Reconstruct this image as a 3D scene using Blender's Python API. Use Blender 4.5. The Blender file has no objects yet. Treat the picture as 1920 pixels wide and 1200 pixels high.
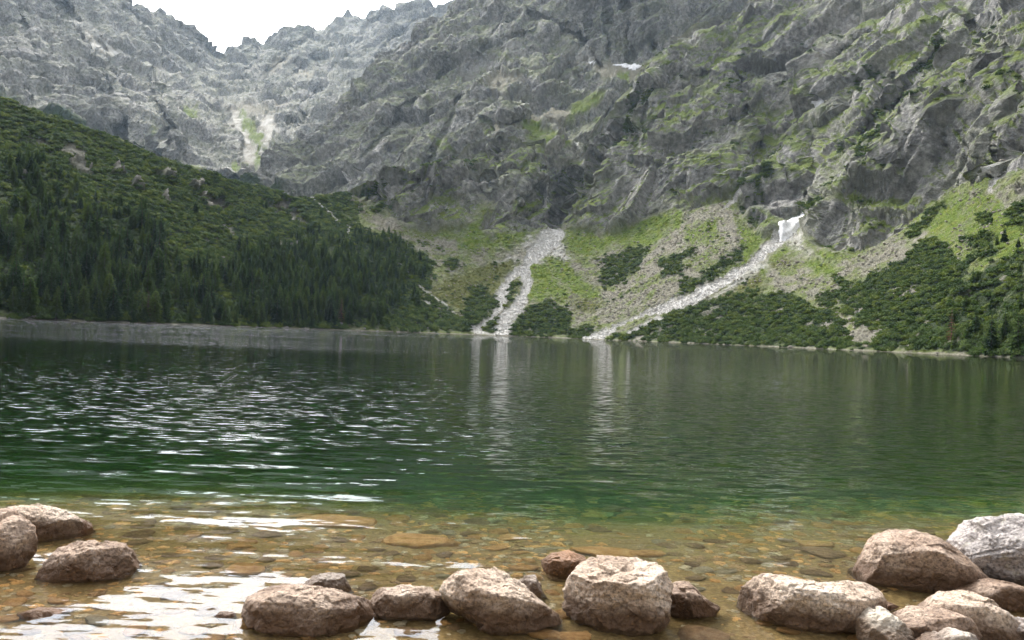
import bpy, math
import numpy as np
from mathutils import Matrix

scene = bpy.context.scene
col = scene.collection
RNG = np.random.default_rng(7)

# ------------------------------------------------------------------ camera
W_PX, H_PX, F_PX = 1920.0, 1200.0, 1493.0          # photograph size and focal length in its pixels
CAM_H = 1.55
PITCH = math.atan(27.0 / F_PX)
ROLL = math.atan(0.0382)
_f = np.array([0, math.cos(PITCH), math.sin(PITCH)])
_r0 = np.array([1.0, 0, 0])
_u0 = np.array([0, -math.sin(PITCH), math.cos(PITCH)])
CR = math.cos(ROLL) * _r0 + math.sin(ROLL) * _u0
CU = -math.sin(ROLL) * _r0 + math.cos(ROLL) * _u0
CF = _f
CAM = np.array([0, 0, CAM_H])
cam_data = bpy.data.cameras.new('camera')
cam_data.sensor_width = 36.0
cam_data.lens = 36.0 * F_PX / W_PX
cam_data.clip_start = 0.05
cam_data.clip_end = 20000
cam = bpy.data.objects.new('camera', cam_data)
col.objects.link(cam)
cam.matrix_world = Matrix(((CR[0], CU[0], -CF[0], 0), (CR[1], CU[1], -CF[1], 0), (CR[2], CU[2], -CF[2], CAM_H), (0, 0, 0, 1)))
scene.camera = cam

# ------------------------------------------------------------------ sky, sun, exposure
SUN_EL, SUN_AZ = math.radians(48), math.radians(-24)      # azimuth from +Y, clockwise
world = bpy.data.worlds.new('World')
scene.world = world
world.use_nodes = True
wn, wl = world.node_tree.nodes, world.node_tree.links
wn.clear()
w_out = wn.new('ShaderNodeOutputWorld')
w_bg = wn.new('ShaderNodeBackground')
w_bg.inputs['Strength'].default_value = 0.1
w_sky = wn.new('ShaderNodeTexSky')
w_sky.sky_type = 'NISHITA'
w_sky.sun_disc = False
w_sky.sun_elevation = SUN_EL
w_sky.sun_rotation = SUN_AZ
w_tc = wn.new('ShaderNodeTexCoord')
w_no = wn.new('ShaderNodeTexNoise')
w_no.inputs['Scale'].default_value = 2.2
w_no.inputs['Detail'].default_value = 6
w_rp = wn.new('ShaderNodeValToRGB')
w_rp.color_ramp.elements[0].position = 0.3
w_rp.color_ramp.elements[0].color = (2.3, 2.33, 2.45, 1)
w_rp.color_ramp.elements[1].position = 0.7
w_rp.color_ramp.elements[1].color = (3.5, 3.42, 3.28, 1)
w_mx = wn.new('ShaderNodeMix')
w_mx.data_type = 'RGBA'
w_mx.inputs[0].default_value = 0.9
wl.new(w_tc.outputs['Generated'], w_no.inputs['Vector'])
wl.new(w_no.outputs['Fac'], w_rp.inputs['Fac'])
wl.new(w_sky.outputs['Color'], w_mx.inputs[6])
wl.new(w_rp.outputs['Color'], w_mx.inputs[7])
# thin cloud: brighter towards the veiled sun
w_dot = wn.new('ShaderNodeVectorMath'); w_dot.operation = 'DOT_PRODUCT'
w_dot.inputs[1].default_value = (math.sin(SUN_AZ) * math.cos(SUN_EL), math.cos(SUN_AZ) * math.cos(SUN_EL), math.sin(SUN_EL))
wl.new(w_tc.outputs['Generated'], w_dot.inputs[0])
w_acos = wn.new('ShaderNodeMath'); w_acos.operation = 'ARCCOSINE'
wl.new(w_dot.outputs['Value'], w_acos.inputs[0])
w_q = wn.new('ShaderNodeMath'); w_q.operation = 'DIVIDE'; w_q.inputs[1].default_value = math.radians(30)
wl.new(w_acos.outputs[0], w_q.inputs[0])
w_q2 = wn.new('ShaderNodeMath'); w_q2.operation = 'MULTIPLY'
wl.new(w_q.outputs[0], w_q2.inputs[0]); wl.new(w_q.outputs[0], w_q2.inputs[1])
w_e = wn.new('ShaderNodeMath'); w_e.operation = 'POWER'; w_e.inputs[0].default_value = math.exp(-1)
wl.new(w_q2.outputs[0], w_e.inputs[1])
w_g = wn.new('ShaderNodeMath'); w_g.operation = 'MULTIPLY_ADD'; w_g.inputs[1].default_value = 15.0; w_g.inputs[2].default_value = 1.0
wl.new(w_e.outputs[0], w_g.inputs[0])
w_sc = wn.new('ShaderNodeVectorMath'); w_sc.operation = 'SCALE'
wl.new(w_mx.outputs[2], w_sc.inputs[0]); wl.new(w_g.outputs[0], w_sc.inputs['Scale'])
wl.new(w_sc.outputs[0], w_bg.inputs['Color'])
wl.new(w_bg.outputs['Background'], w_out.inputs['Surface'])

sun_data = bpy.data.lights.new('sun', 'SUN')
sun_data.energy = 1.5
sun_data.angle = math.radians(12)
sun_data.color = (1.0, 0.92, 0.80)
sun = bpy.data.objects.new('sun', sun_data)
col.objects.link(sun)
_sd = np.array([math.sin(SUN_AZ) * math.cos(SUN_EL), math.cos(SUN_AZ) * math.cos(SUN_EL), math.sin(SUN_EL)])
sun.rotation_euler = (math.pi / 2 - SUN_EL, 0, math.pi - SUN_AZ)

vs = scene.view_settings
vs.view_transform = 'Standard'
vs.look = 'None'
vs.gamma = 1.0
vs.exposure = 1.32
vs.use_curve_mapping = False

cy = scene.cycles
cy.use_denoising = True
cy.max_bounces = 6
cy.diffuse_bounces = 2
cy.glossy_bounces = 2
cy.transmission_bounces = 4
cy.volume_bounces = 1
cy.transparent_max_bounces = 4
cy.sample_clamp_indirect = 4.0
cy.use_adaptive_sampling = True
cy.adaptive_threshold = 0.02


# ------------------------------------------------------------------ helpers: pixels, noise, meshes
def ray(px, py):
    px = np.asarray(px, float); py = np.asarray(py, float)
    return CF * F_PX + (px - 960.0)[..., None] * CR - (py - 600.0)[..., None] * CU


def at(px, py, r):
    """Point at horizontal range r in the direction of a pixel."""
    d = ray(px, py)
    s = np.asarray(r, float) / np.hypot(d[..., 0], d[..., 1])
    return CAM + d * s[..., None]


def pix(P):
    d = np.asarray(P, float) - CAM
    z = d @ CF
    return 960 + F_PX * (d @ CR) / z, 600 - F_PX * (d @ CU) / z


def level_py(px, r, z):
    """Image height at which column px looks at height z at range r."""
    lo = np.full_like(px, -1500.0); hi = np.full_like(px, 2500.0)
    for _ in range(40):
        m = 0.5 * (lo + hi)
        up = at(px, m, r)[..., 2] > z
        lo = np.where(up, m, lo); hi = np.where(up, hi, m)
    return 0.5 * (lo + hi)


def _hash(ix, iy, iz, seed):
    h = (ix.astype(np.uint32) * np.uint32(374761393) + iy.astype(np.uint32) * np.uint32(668265263)
         + iz.astype(np.uint32) * np.uint32(2147483647) + np.uint32((seed * 974634721 + 12345) & 0xffffffff))
    h = (h ^ (h >> np.uint32(13))) * np.uint32(1274126177)
    h ^= h >> np.uint32(16)
    h *= np.uint32(2246822519)
    return h ^ (h >> np.uint32(15))


def noise3(P, seed=0):
    """Gradient noise, about -1..1."""
    P = np.asarray(P, np.float32)
    i = np.floor(P).astype(np.int32)
    f = P - i
    u = f * f * f * (f * (f * 6 - 15) + 10)
    out = np.zeros(len(P), np.float32)
    for dx in (0, 1):
        wx = u[:, 0] if dx else 1 - u[:, 0]
        for dy in (0, 1):
            wy = u[:, 1] if dy else 1 - u[:, 1]
            for dz in (0, 1):
                wz = u[:, 2] if dz else 1 - u[:, 2]
                h = _hash(i[:, 0] + dx, i[:, 1] + dy, i[:, 2] + dz, seed)
                gx = (h & np.uint32(1023)).astype(np.float32) / 511.5 - 1
                gy = ((h >> np.uint32(10)) & np.uint32(1023)).astype(np.float32) / 511.5 - 1
                gz = ((h >> np.uint32(20)) & np.uint32(1023)).astype(np.float32) / 511.5 - 1
                out += wx * wy * wz * (gx * (f[:, 0] - dx) + gy * (f[:, 1] - dy) + gz * (f[:, 2] - dz))
    return out * 1.3


def fbm(P, octaves=4, seed=0, gain=0.5, lac=2.03):
    s = np.zeros(len(P), np.float32); a = 1.0; t = 0.0
    P = np.asarray(P, np.float32)
    for k in range(octaves):
        s += a * noise3(P, seed + k); t += a
        P = P * lac + 17.3; a *= gain
    return s / t


def ridged(P, octaves=4, seed=0, gain=0.5, lac=2.07):
    s = np.zeros(len(P), np.float32); a = 1.0; t = 0.0
    P = np.asarray(P, np.float32)
    for k in range(octaves):
        n = 1 - np.minimum(np.abs(noise3(P, seed + k)) * 1.8, 1.0)
        s += a * n; t += a
        P = P * lac + 11.7; a *= gain
    return s / t


def blocks(P, seed=0, tilt=0.7):
    """Broken faces: every cell of a jittered lattice is a plane with its own offset and tilt."""
    P = np.asarray(P, np.float32)
    i = np.floor(P).astype(np.int32)
    best = np.full(len(P), 1e9, np.float32); val = np.zeros(len(P), np.float32)
    k10 = np.uint32(1023)
    for dx in (-1, 0, 1):
        for dy in (-1, 0, 1):
            for dz in (-1, 0, 1):
                jx, jy, jz = i[:, 0] + dx, i[:, 1] + dy, i[:, 2] + dz
                h = _hash(jx, jy, jz, seed); g = _hash(jx, jy, jz, seed + 77)
                ox = P[:, 0] - jx - (h & k10) / 1023.0; oy = P[:, 1] - jy - ((h >> np.uint32(10)) & k10) / 1023.0; oz = P[:, 2] - jz - ((h >> np.uint32(20)) & k10) / 1023.0
                d = ox * ox + oy * oy + oz * oz
                m = d < best
                best = np.where(m, d, best)
                v = (g & k10) / 511.5 - 1 + tilt * (((g >> np.uint32(10)) & k10) / 511.5 - 1) * ox * 2 + tilt * (((g >> np.uint32(20)) & k10) / 511.5 - 1) * oz * 2
                val = np.where(m, v, val)
    return val.astype(np.float32)


def sstep(a, b, x):
    t = np.clip((x - a) / (b - a), 0, 1)
    return t * t * (3 - 2 * t)


class TPS:
    """Thin-plate spline through control points (px, py) -> log range."""
    def __init__(self, pts, smooth=1e-4):
        p = np.array(pts, float)
        self.c = p[:, :2] / 1000.0
        v = np.log(p[:, 2])
        n = len(p)
        K = self._k(self.c, self.c) + smooth * np.eye(n)
        Q = np.c_[np.ones(n), self.c]
        A = np.zeros((n + 3, n + 3)); A[:n, :n] = K; A[:n, n:] = Q; A[n:, :n] = Q.T
        self.w = np.linalg.solve(A, np.r_[v, 0, 0, 0])

    @staticmethod
    def _k(a, b):
        d2 = ((a[:, None, :] - b[None, :, :]) ** 2).sum(-1)
        return 0.5 * d2 * np.log(d2 + 1e-12)

    def __call__(self, px, py):
        q = np.c_[np.ravel(px), np.ravel(py)] / 1000.0
        out = np.empty(len(q))
        n = len(self.c)
        for s in range(0, len(q), 40000):
            b = q[s:s + 40000]
            out[s:s + 40000] = self._k(b, self.c) @ self.w[:n] + np.c_[np.ones(len(b)), b] @ self.w[n:]
        return np.exp(out).reshape(np.shape(px))


def Zm(tile, pts):
    """Points read off a 3x enlargement of the photograph -> photograph pixels."""
    ox, oy = {1: (0, 0), 2: (640, 0), 3: (1280, 0), 4: (0, 300), 5: (640, 300), 6: (1280, 300)}[tile]
    return [(ox + x / 3.0, oy + y / 3.0) for x, y in pts]


def poly_sdf(px, py, poly, margin):
    """Signed distance (positive inside) to a polygon, -margin where far away."""
    poly = np.array(poly, float)
    out = np.full(px.shape, -float(margin))
    m = ((px > poly[:, 0].min() - margin) & (px < poly[:, 0].max() + margin)
         & (py > poly[:, 1].min() - margin) & (py < poly[:, 1].max() + margin))
    if not m.any():
        return out
    x = px[m]; y = py[m]
    d2 = np.full(x.shape, 1e12); ins = np.zeros(x.shape, bool)
    n = len(poly)
    for k in range(n):
        ax, ay = poly[k]; bx, by = poly[(k + 1) % n]
        ex, ey = bx - ax, by - ay
        t = np.clip(((x - ax) * ex + (y - ay) * ey) / (ex * ex + ey * ey + 1e-9), 0, 1)
        d2 = np.minimum(d2, (x - ax - t * ex) ** 2 + (y - ay - t * ey) ** 2)
        if ay != by:
            ins ^= ((ay > y) != (by > y)) & (x < (bx - ax) * (y - ay) / (by - ay) + ax)
    out[m] = np.where(ins, 1, -1) * np.sqrt(d2)
    return np.maximum(out, -margin)


def area(px, py, polys, soft):
    """0..1 coverage of a list of polygons with an edge `soft` pixels wide."""
    best = np.full(px.shape, -3.0 * soft)
    for p in polys:
        best = np.maximum(best, poly_sdf(px, py, p, 3.0 * soft))
    return sstep(-soft, soft, best)


def line_dist(px, py, line):
    line = np.array(line, float)
    d2 = np.full(px.shape, 1e12)
    for k in range(len(line) - 1):
        ax, ay = line[k]; bx, by = line[k + 1]
        ex, ey = bx - ax, by - ay
        t = np.clip(((px - ax) * ex + (py - ay) * ey) / (ex * ex + ey * ey + 1e-9), 0, 1)
        d2 = np.minimum(d2, (px - ax - t * ex) ** 2 + (py - ay - t * ey) ** 2)
    return np.sqrt(d2)


def mesh_of(name, verts, faces, smooth=True):
    """faces: (n,3) or (n,4) integer array."""
    verts = np.asarray(verts, np.float32); faces = np.asarray(faces, np.int32)
    me = bpy.data.meshes.new(name)
    n, k = faces.shape
    me.vertices.add(len(verts)); me.vertices.foreach_set('co', verts.ravel())
    me.loops.add(n * k); me.loops.foreach_set('vertex_index', faces.ravel())
    me.polygons.add(n)
    me.polygons.foreach_set('loop_start', np.arange(0, n * k, k, dtype=np.int32))
    me.polygons.foreach_set('use_smooth', np.full(n, smooth))
    me.update(calc_edges=True)
    me.validate()
    return me


def attr(me, name, vals):
    a = me.attributes.new(name, 'FLOAT', 'POINT')
    a.data.foreach_set('value', np.asarray(vals, np.float32).ravel())


def obj(name, me, mat=None, parent=None):
    o = bpy.data.objects.new(name, me)
    col.objects.link(o)
    if mat is not None and me is not None and not me.materials:
        me.materials.append(mat)
    if parent is not None:
        o.parent = parent
    return o


def tag(o, label, cat=None, group=None, kind=None):
    o['label'] = label
    if cat: o['category'] = cat
    if group: o['group'] = group
    if kind: o['kind'] = kind
    return o


def grid_faces(nr, nc):
    i = np.arange(nr - 1)[:, None] * nc + np.arange(nc - 1)[None, :]
    return np.stack([i, i + 1, i + nc + 1, i + nc], -1).reshape(-1, 4)


# ------------------------------------------------------------------ materials
class NT:
    def __init__(self, name):
        self.mat = bpy.data.materials.new(name)
        self.mat.use_nodes = True
        self.t = self.mat.node_tree
        self.t.nodes.clear()
        self.out = self.n('ShaderNodeOutputMaterial')

    def n(self, kind, **kw):
        nd = self.t.nodes.new(kind)
        for k, v in kw.items():
            if k.startswith('i_'):
                nd.inputs[k[2:].replace('_', ' ')].default_value = v
            else:
                setattr(nd, k, v)
        return nd

    def l(self, a, b):
        self.t.links.new(a, b)

    def noise(self, vec, scale, detail=4, rough=0.55, stretch=None, rot=None):
        if stretch is not None:
            mp = self.n('ShaderNodeMapping')
            mp.inputs['Scale'].default_value = stretch
            if rot: mp.inputs['Rotation'].default_value = rot
            self.l(vec, mp.inputs['Vector']); vec = mp.outputs['Vector']
        nd = self.n('ShaderNodeTexNoise')
        nd.inputs['Scale'].default_value = scale
        nd.inputs['Detail'].default_value = detail
        nd.inputs['Roughness'].default_value = rough
        self.l(vec, nd.inputs['Vector'])
        return nd

    def ramp(self, fac, stops):
        r = self.n('ShaderNodeValToRGB')
        e = r.color_ramp.elements
        while len(e) < len(stops): e.new(0.5)
        for k, (p, c) in enumerate(stops):
            e[k].position = p; e[k].color = (*c, 1) if len(c) == 3 else c
        self.l(fac, r.inputs['Fac'])
        return r.outputs['Color']

    def mix(self, fac, a, b, blend='MIX'):
        m = self.n('ShaderNodeMix', data_type='RGBA', blend_type=blend)
        for s, v in ((0, fac), (6, a), (7, b)):
            if isinstance(v, (int, float)): m.inputs[s].default_value = v
            elif isinstance(v, tuple): m.inputs[s].default_value = (*v, 1)
            else: self.l(v, m.inputs[s])
        return m.outputs[2]

    def math(self, op, a, b=None, c=None, clamp=False):
        m = self.n('ShaderNodeMath', operation=op, use_clamp=clamp)
        for k, v in enumerate((a, b, c)):
            if v is None: continue
            if isinstance(v, (int, float)): m.inputs[k].default_value = v
            else: self.l(v, m.inputs[k])
        return m.outputs[0]

    def mrange(self, v, a, b, c=0.0, d=1.0, kind='SMOOTHSTEP'):
        m = self.n('ShaderNodeMapRange', interpolation_type=kind)
        for k, x in enumerate((a, b, c, d)): m.inputs[k + 1].default_value = x
        self.l(v, m.inputs[0])
        return m.outputs[0]

    def attr(self, name):
        return self.n('ShaderNodeAttribute', attribute_name=name).outputs['Fac']

    def bsdf(self, colour, rough=0.85, normal=None, spec=0.3):
        b = self.n('ShaderNodeBsdfPrincipled')
        b.inputs['Roughness'].default_value = rough if isinstance(rough, (int, float)) else 0.8
        if not isinstance(rough, (int, float)): self.l(rough, b.inputs['Roughness'])
        b.inputs['Specular IOR Level'].default_value = spec
        if isinstance(colour, tuple): b.inputs['Base Color'].default_value = (*colour, 1)
        else: self.l(colour, b.inputs['Base Color'])
        if normal is not None: self.l(normal, b.inputs['Normal'])
        self.l(b.outputs[0], self.out.inputs['Surface'])
        return b

    def bump(self, h, strength, dist):
        b = self.n('ShaderNodeBump')
        b.inputs['Strength'].default_value = strength
        b.inputs['Distance'].default_value = dist
        self.l(h, b.inputs['Height'])
        return b.outputs['Normal']


def terrain_material():
    t = NT('mountain_ground')
    pos = t.n('ShaderNodeNewGeometry').outputs['Position']
    n1 = t.noise(pos, 0.018, 5, 0.6).outputs['Fac']
    n2 = t.noise(pos, 0.16, 6, 0.65).outputs['Fac']
    n3 = t.noise(pos, 1.0, 3, 0.6).outputs['Fac']
    streak = t.noise(pos, 0.06, 4, 0.6, stretch=(1.6, 1.6, 0.25)).outputs['Fac']
    rock = t.ramp(n2, [(0.30, (0.075, 0.074, 0.073)), (0.46, (0.215, 0.210, 0.200)), (0.58, (0.36, 0.35, 0.328)), (0.72, (0.58, 0.565, 0.53))])
    rock = t.mix(t.mrange(n1, 0.42, 0.66, 0, 0.5), rock, (0.135, 0.145, 0.075))
    zone = t.noise(pos, 0.011, 4, 0.6, stretch=(1, 1, 0.6)).outputs['Fac']
    rock = t.mix(t.mrange(zone, 0.5, 0.36, 0, 0.55), rock, (0.085, 0.084, 0.086))
    rock = t.mix(t.mrange(zone, 0.54, 0.68, 0, 0.45), rock, (0.42, 0.40, 0.37))
    rock = t.mix(t.mrange(streak, 0.52, 0.75, 0, 0.55), rock, (0.36, 0.35, 0.33))
    rock = t.mix(t.mrange(streak, 0.46, 0.28, 0, 0.5), rock, (0.10, 0.10, 0.10))
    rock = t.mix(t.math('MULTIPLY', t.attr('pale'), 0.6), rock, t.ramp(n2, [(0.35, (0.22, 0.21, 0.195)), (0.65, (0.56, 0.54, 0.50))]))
    talus = t.ramp(n3, [(0.3, (0.13, 0.118, 0.085)), (0.5, (0.235, 0.218, 0.165)), (0.72, (0.40, 0.38, 0.31))])
    white = t.ramp(n3, [(0.3, (0.48, 0.465, 0.435)), (0.55, (0.68, 0.67, 0.64)), (0.8, (0.78, 0.77, 0.74))])
    gn = t.noise(pos, 0.14, 6, 0.72).outputs['Fac']
    grass = t.ramp(gn, [(0.3, (0.060, 0.105, 0.006)), (0.5, (0.110, 0.165, 0.010)), (0.7, (0.185, 0.205, 0.025))])
    olive = t.ramp(gn, [(0.3, (0.062, 0.080, 0.012)), (0.6, (0.118, 0.125, 0.024)), (0.8, (0.18, 0.165, 0.05))])
    grass = t.mix(t.attr('olive'), grass, olive)
    dark = t.ramp(gn, [(0.3, (0.018, 0.034, 0.010)), (0.7, (0.045, 0.070, 0.016))])
    c = t.mix(t.attr('talus'), rock, talus)
    c = t.mix(t.attr('grass'), c, grass)
    c = t.mix(t.attr('white'), c, white)
    c = t.mix(t.attr('shrub'), c, dark)
    c = t.mix(t.attr('stony'), c, talus)
    b = t.noise(pos, 0.4, 7, 0.72).outputs['Fac']
    t.bsdf(c, 0.92, t.bump(b, 1.0, 3.4), 0.2)
    return t.mat


def foliage_material(name, stops):
    t = NT(name)
    rnd = t.n('ShaderNodeObjectInfo').outputs['Random']
    pos = t.n('ShaderNodeTexCoord').outputs['Object']
    n = t.noise(pos, 1.1, 3, 0.6).outputs['Fac']
    f = t.math('ADD', t.math('MULTIPLY', rnd, 0.6), t.math('MULTIPLY', n, 0.4))
    c = t.ramp(f, stops)
    b = t.bsdf(c, 0.75, None, 0.25)
    tr = t.n('ShaderNodeBsdfTranslucent'); t.l(c, tr.inputs['Color'])
    mx = t.n('ShaderNodeMixShader'); mx.inputs[0].default_value = 0.4
    t.l(b.outputs[0], mx.inputs[1]); t.l(tr.outputs[0], mx.inputs[2]); t.l(mx.outputs[0], t.out.inputs['Surface'])
    return t.mat


def bark_material():
    t = NT('bark')
    pos = t.n('ShaderNodeTexCoord').outputs['Object']
    n = t.noise(pos, 6, 4, 0.6, stretch=(3, 3, 0.5)).outputs['Fac']
    t.bsdf(t.ramp(n, [(0.3, (0.05, 0.035, 0.025)), (0.7, (0.14, 0.10, 0.075))]), 0.9, t.bump(n, 0.6, 0.02))
    return t.mat


def stone_material(name, stops, wet=True, speck=0.8, lich=0.0):
    t = NT(name)
    pos = t.n('ShaderNodeTexCoord').outputs['Object']
    geo = t.n('ShaderNodeNewGeometry').outputs['Position']
    rnd = t.n('ShaderNodeObjectInfo').outputs['Random']
    off = t.n('ShaderNodeVectorMath', operation='ADD')
    cmb = t.n('ShaderNodeCombineXYZ')
    r40 = t.math('MULTIPLY', rnd, 40.0)
    for k in range(3): t.l(r40, cmb.inputs[k])
    t.l(pos, off.inputs[0]); t.l(cmb.outputs[0], off.inputs[1])
    v = off.outputs[0]
    big = t.noise(v, 3.2, 5, 0.6).outputs['Fac']
    fine = t.noise(v, 55, 5, 0.7).outputs['Fac']
    c = t.ramp(big, stops)
    sp = t.ramp(fine, [(0.36, (0.30, 0.27, 0.25)), (0.48, (0.95, 0.95, 0.95)), (0.62, (1.5, 1.47, 1.42))])
    c = t.mix(speck, c, sp, 'MULTIPLY')
    if lich > 0:
        ln = t.noise(v, 14, 4, 0.7).outputs['Fac']
        c = t.mix(t.mrange(ln, 0.56, 0.68, 0, lich), c, (0.50, 0.46, 0.33))
    rough = 0.8
    if wet:
        sep = t.n('ShaderNodeSeparateXYZ'); t.l(geo, sep.inputs[0])
        edge = t.math('ADD', sep.outputs['Z'], t.math('MULTIPLY', t.math('SUBTRACT', big, 0.5), 0.16))
        w = t.mrange(edge, 0.17, 0.05, 0, 1)
        c = t.mix(t.math('MULTIPLY', w, 0.85), c, (0.105, 0.050, 0.020), 'MIX')
        rough = t.mrange(w, 0, 1, 0.82, 0.35)
    med = t.noise(v, 17, 6, 0.68).outputs['Fac']
    h = t.math('ADD', t.math('MULTIPLY', med, 1.0), t.math('MULTIPLY', fine, 0.35))
    t.bsdf(c, rough, t.bump(h, 1.0, 0.035), 0.35)
    return t.mat


def snow_material():
    t = NT('old_snow')
    pos = t.n('ShaderNodeNewGeometry').outputs['Position']
    n = t.noise(pos, 0.35, 4, 0.6).outputs['Fac']
    t.bsdf(t.ramp(n, [(0.3, (0.48, 0.47, 0.46)), (0.5, (0.70, 0.70, 0.70)), (0.7, (0.82, 0.82, 0.83))]), 0.6, t.bump(n, 0.4, 0.4))
    return t.mat


def bed_material():
    t = NT('lake_bed')
    pos = t.n('ShaderNodeNewGeometry').outputs['Position']
    sep = t.n('ShaderNodeSeparateXYZ'); t.l(pos, sep.inputs[0])
    fine = t.noise(pos, 34, 6, 0.72).outputs['Fac']
    vor = t.n('ShaderNodeTexVoronoi', feature='F1'); vor.inputs['Scale'].default_value = 26
    t.l(pos, vor.inputs['Vector'])
    big = t.noise(pos, 1.1, 4, 0.6).outputs['Fac']
    sand = t.ramp(fine, [(0.3, (0.12, 0.075, 0.028)), (0.5, (0.25, 0.165, 0.068)), (0.7, (0.41, 0.29, 0.135))])
    sand = t.mix(t.mrange(big, 0.4, 0.65, 0, 0.5), sand, (0.20, 0.125, 0.045))
    grit = t.mix(0.35, sand, t.ramp(vor.outputs['Distance'], [(0.1, (0.62, 0.6, 0.56)), (0.7, (0.3, 0.3, 0.3))]), 'OVERLAY')
    upwell_green = t.ramp(big, [(0.3, (0.040, 0.062, 0.022)), (0.7, (0.072, 0.10, 0.036))])  # deep-bed green stands in for light scattered back by the water
    c = t.mix(t.mrange(sep.outputs['Z'], -0.55, -2.2), grit, upwell_green)
    t.bsdf(c, 0.9, t.bump(fine, 0.8, 0.012), 0.2)
    return t.mat


def water_material():
    t = NT('lake_water')
    pos = t.n('ShaderNodeNewGeometry').outputs['Position']
    sep = t.n('ShaderNodeSeparateXYZ'); t.l(pos, sep.inputs[0])
    Y = sep.outputs['Y']

    def slope(scale, sx, sy, amp_x, amp_y, detail, rot=0.0):
        mp = t.n('ShaderNodeMapping')
        mp.inputs['Rotation'].default_value = (0, 0, rot)
        mp.inputs['Scale'].default_value = (sx, sy, 1)
        t.l(pos, mp.inputs['Vector'])
        nd = t.n('ShaderNodeTexNoise')
        nd.inputs['Scale'].default_value = scale
        nd.inputs['Detail'].default_value = detail
        nd.inputs['Roughness'].default_value = 0.5
        t.l(mp.outputs[0], nd.inputs['Vector'])
        s = t.n('ShaderNodeVectorMath', operation='SUBTRACT')
        s.inputs[1].default_value = (0.5, 0.5, 0.5)
        t.l(nd.outputs['Color'], s.inputs[0])
        m = t.n('ShaderNodeVectorMath', operation='MULTIPLY')
        m.inputs[1].default_value = (amp_x, amp_y, 0)
        t.l(s.outputs[0], m.inputs[0])
        return m.outputs[0]

    def add(a, b):
        v = t.n('ShaderNodeVectorMath', operation='ADD'); t.l(a, v.inputs[0]); t.l(b, v.inputs[1]); return v.outputs[0]

    def scale(a, f):
        v = t.n('ShaderNodeVectorMath', operation='SCALE'); t.l(a, v.inputs[0])
        if isinstance(f, (int, float)): v.inputs['Scale'].default_value = f
        else: t.l(f, v.inputs['Scale'])
        return v.outputs[0]

    swell = slope(1.7, 0.45, 2.1, 0.14, 0.50, 2.5, -0.10)      # lapping wavelets along the shore
    rip = slope(4.2, 0.55, 1.8, 0.10, 0.30, 2.0, 0.12)          # fine ripples
    chop = slope(7.0, 0.5, 1.7, 3.0, 2.4, 2.5, 0.05)         # wind chop further out
    near = t.mrange(Y, 6.0, 14.0, 1.0, 0.35)
    far = t.math('SUBTRACT', t.mrange(Y, 6.5, 12.0, 0.06, 0.42), t.mrange(Y, 15.0, 30.0, 0.0, 0.19))
    ruffle = t.mrange(Y, 45.0, 65.0, 0.0, 0.22)               # a gust beyond the calm middle of the lake
    patch = t.noise(pos, 0.02, 3, 0.5, stretch=(0.4, 1.6, 1)).outputs['Fac']
    far = t.math('ADD', t.math('ADD', far, ruffle), t.mrange(Y, 160.0, 220.0, 0.0, 0.10))
    far = t.math('MULTIPLY', far, t.mrange(patch, 0.35, 0.65, 0.75, 1.2))
    tiny = slope(11.0, 0.5, 1.6, 0.16, 0.34, 2.0, -0.2)        # cat's-paws in the shallows
    X = sep.outputs['X']
    lee = t.mrange(X, -1.2, 1.6, 1.0, 0.55)
    s = add(add(add(scale(tiny, t.math('MULTIPLY', lee, t.mrange(Y, 6.0, 11.0, 0.75, 0.0))), scale(swell, t.math('MULTIPLY', lee, near))), scale(rip, t.math('MULTIPLY', lee, t.mrange(Y, 4.5, 9.0, 0.7, 1.0)))), scale(chop, far))
    up = t.n('ShaderNodeVectorMath', operation='ADD'); up.inputs[1].default_value = (0, 0, 1)
    t.l(s, up.inputs[0])
    nrm = t.n('ShaderNodeVectorMath', operation='NORMALIZE')
    bf = t.n('ShaderNodeNewGeometry').outputs['Backfacing']           # seen from below, the surface normal points down
    t.l(scale(up.outputs[0], t.math('SUBTRACT', 1.0, t.math('MULTIPLY', bf, 2.0))), nrm.inputs[0])
    b = t.n('ShaderNodeBsdfPrincipled')
    b.inputs['Base Color'].default_value = (1, 1, 1, 1)
    b.inputs['Roughness'].default_value = 0.015
    b.inputs['IOR'].default_value = 1.333
    b.inputs['Transmission Weight'].default_value = 1.0
    t.l(nrm.outputs[0], b.inputs['Normal'])
    t.l(b.outputs[0], t.out.inputs['Surface'])
    va = t.n('ShaderNodeVolumeAbsorption')
    va.inputs['Color'].default_value = (0.20, 0.66, 0.26, 1)
    va.inputs['Density'].default_value = 0.5
    t.l(va.outputs[0], t.out.inputs['Volume'])
    return t.mat


M_TERRAIN = terrain_material()
M_SPRUCE = foliage_material('spruce_needles', [(0.12, (0.014, 0.036, 0.009)), (0.5, (0.036, 0.080, 0.015)), (0.88, (0.110, 0.165, 0.028))])
M_STONEPINE = foliage_material('stone_pine_needles', [(0.12, (0.030, 0.062, 0.012)), (0.5, (0.062, 0.115, 0.018)), (0.88, (0.135, 0.190, 0.030))])
M_PINE = foliage_material('dwarf_pine_needles', [(0.15, (0.022, 0.052, 0.008)), (0.5, (0.055, 0.100, 0.010)), (0.85, (0.130, 0.170, 0.018))])
M_BUSH = foliage_material('bush_leaves', [(0.15, (0.045, 0.085, 0.016)), (0.5, (0.075, 0.125, 0.020)), (0.85, (0.120, 0.165, 0.032))])
M_DEAD = foliage_material('dead_needles', [(0.2, (0.10, 0.050, 0.026)), (0.8, (0.19, 0.095, 0.05))])
M_BARK = bark_material()
M_SNOW = snow_material()
M_BED = bed_material()
M_WATER = water_material()
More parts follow.
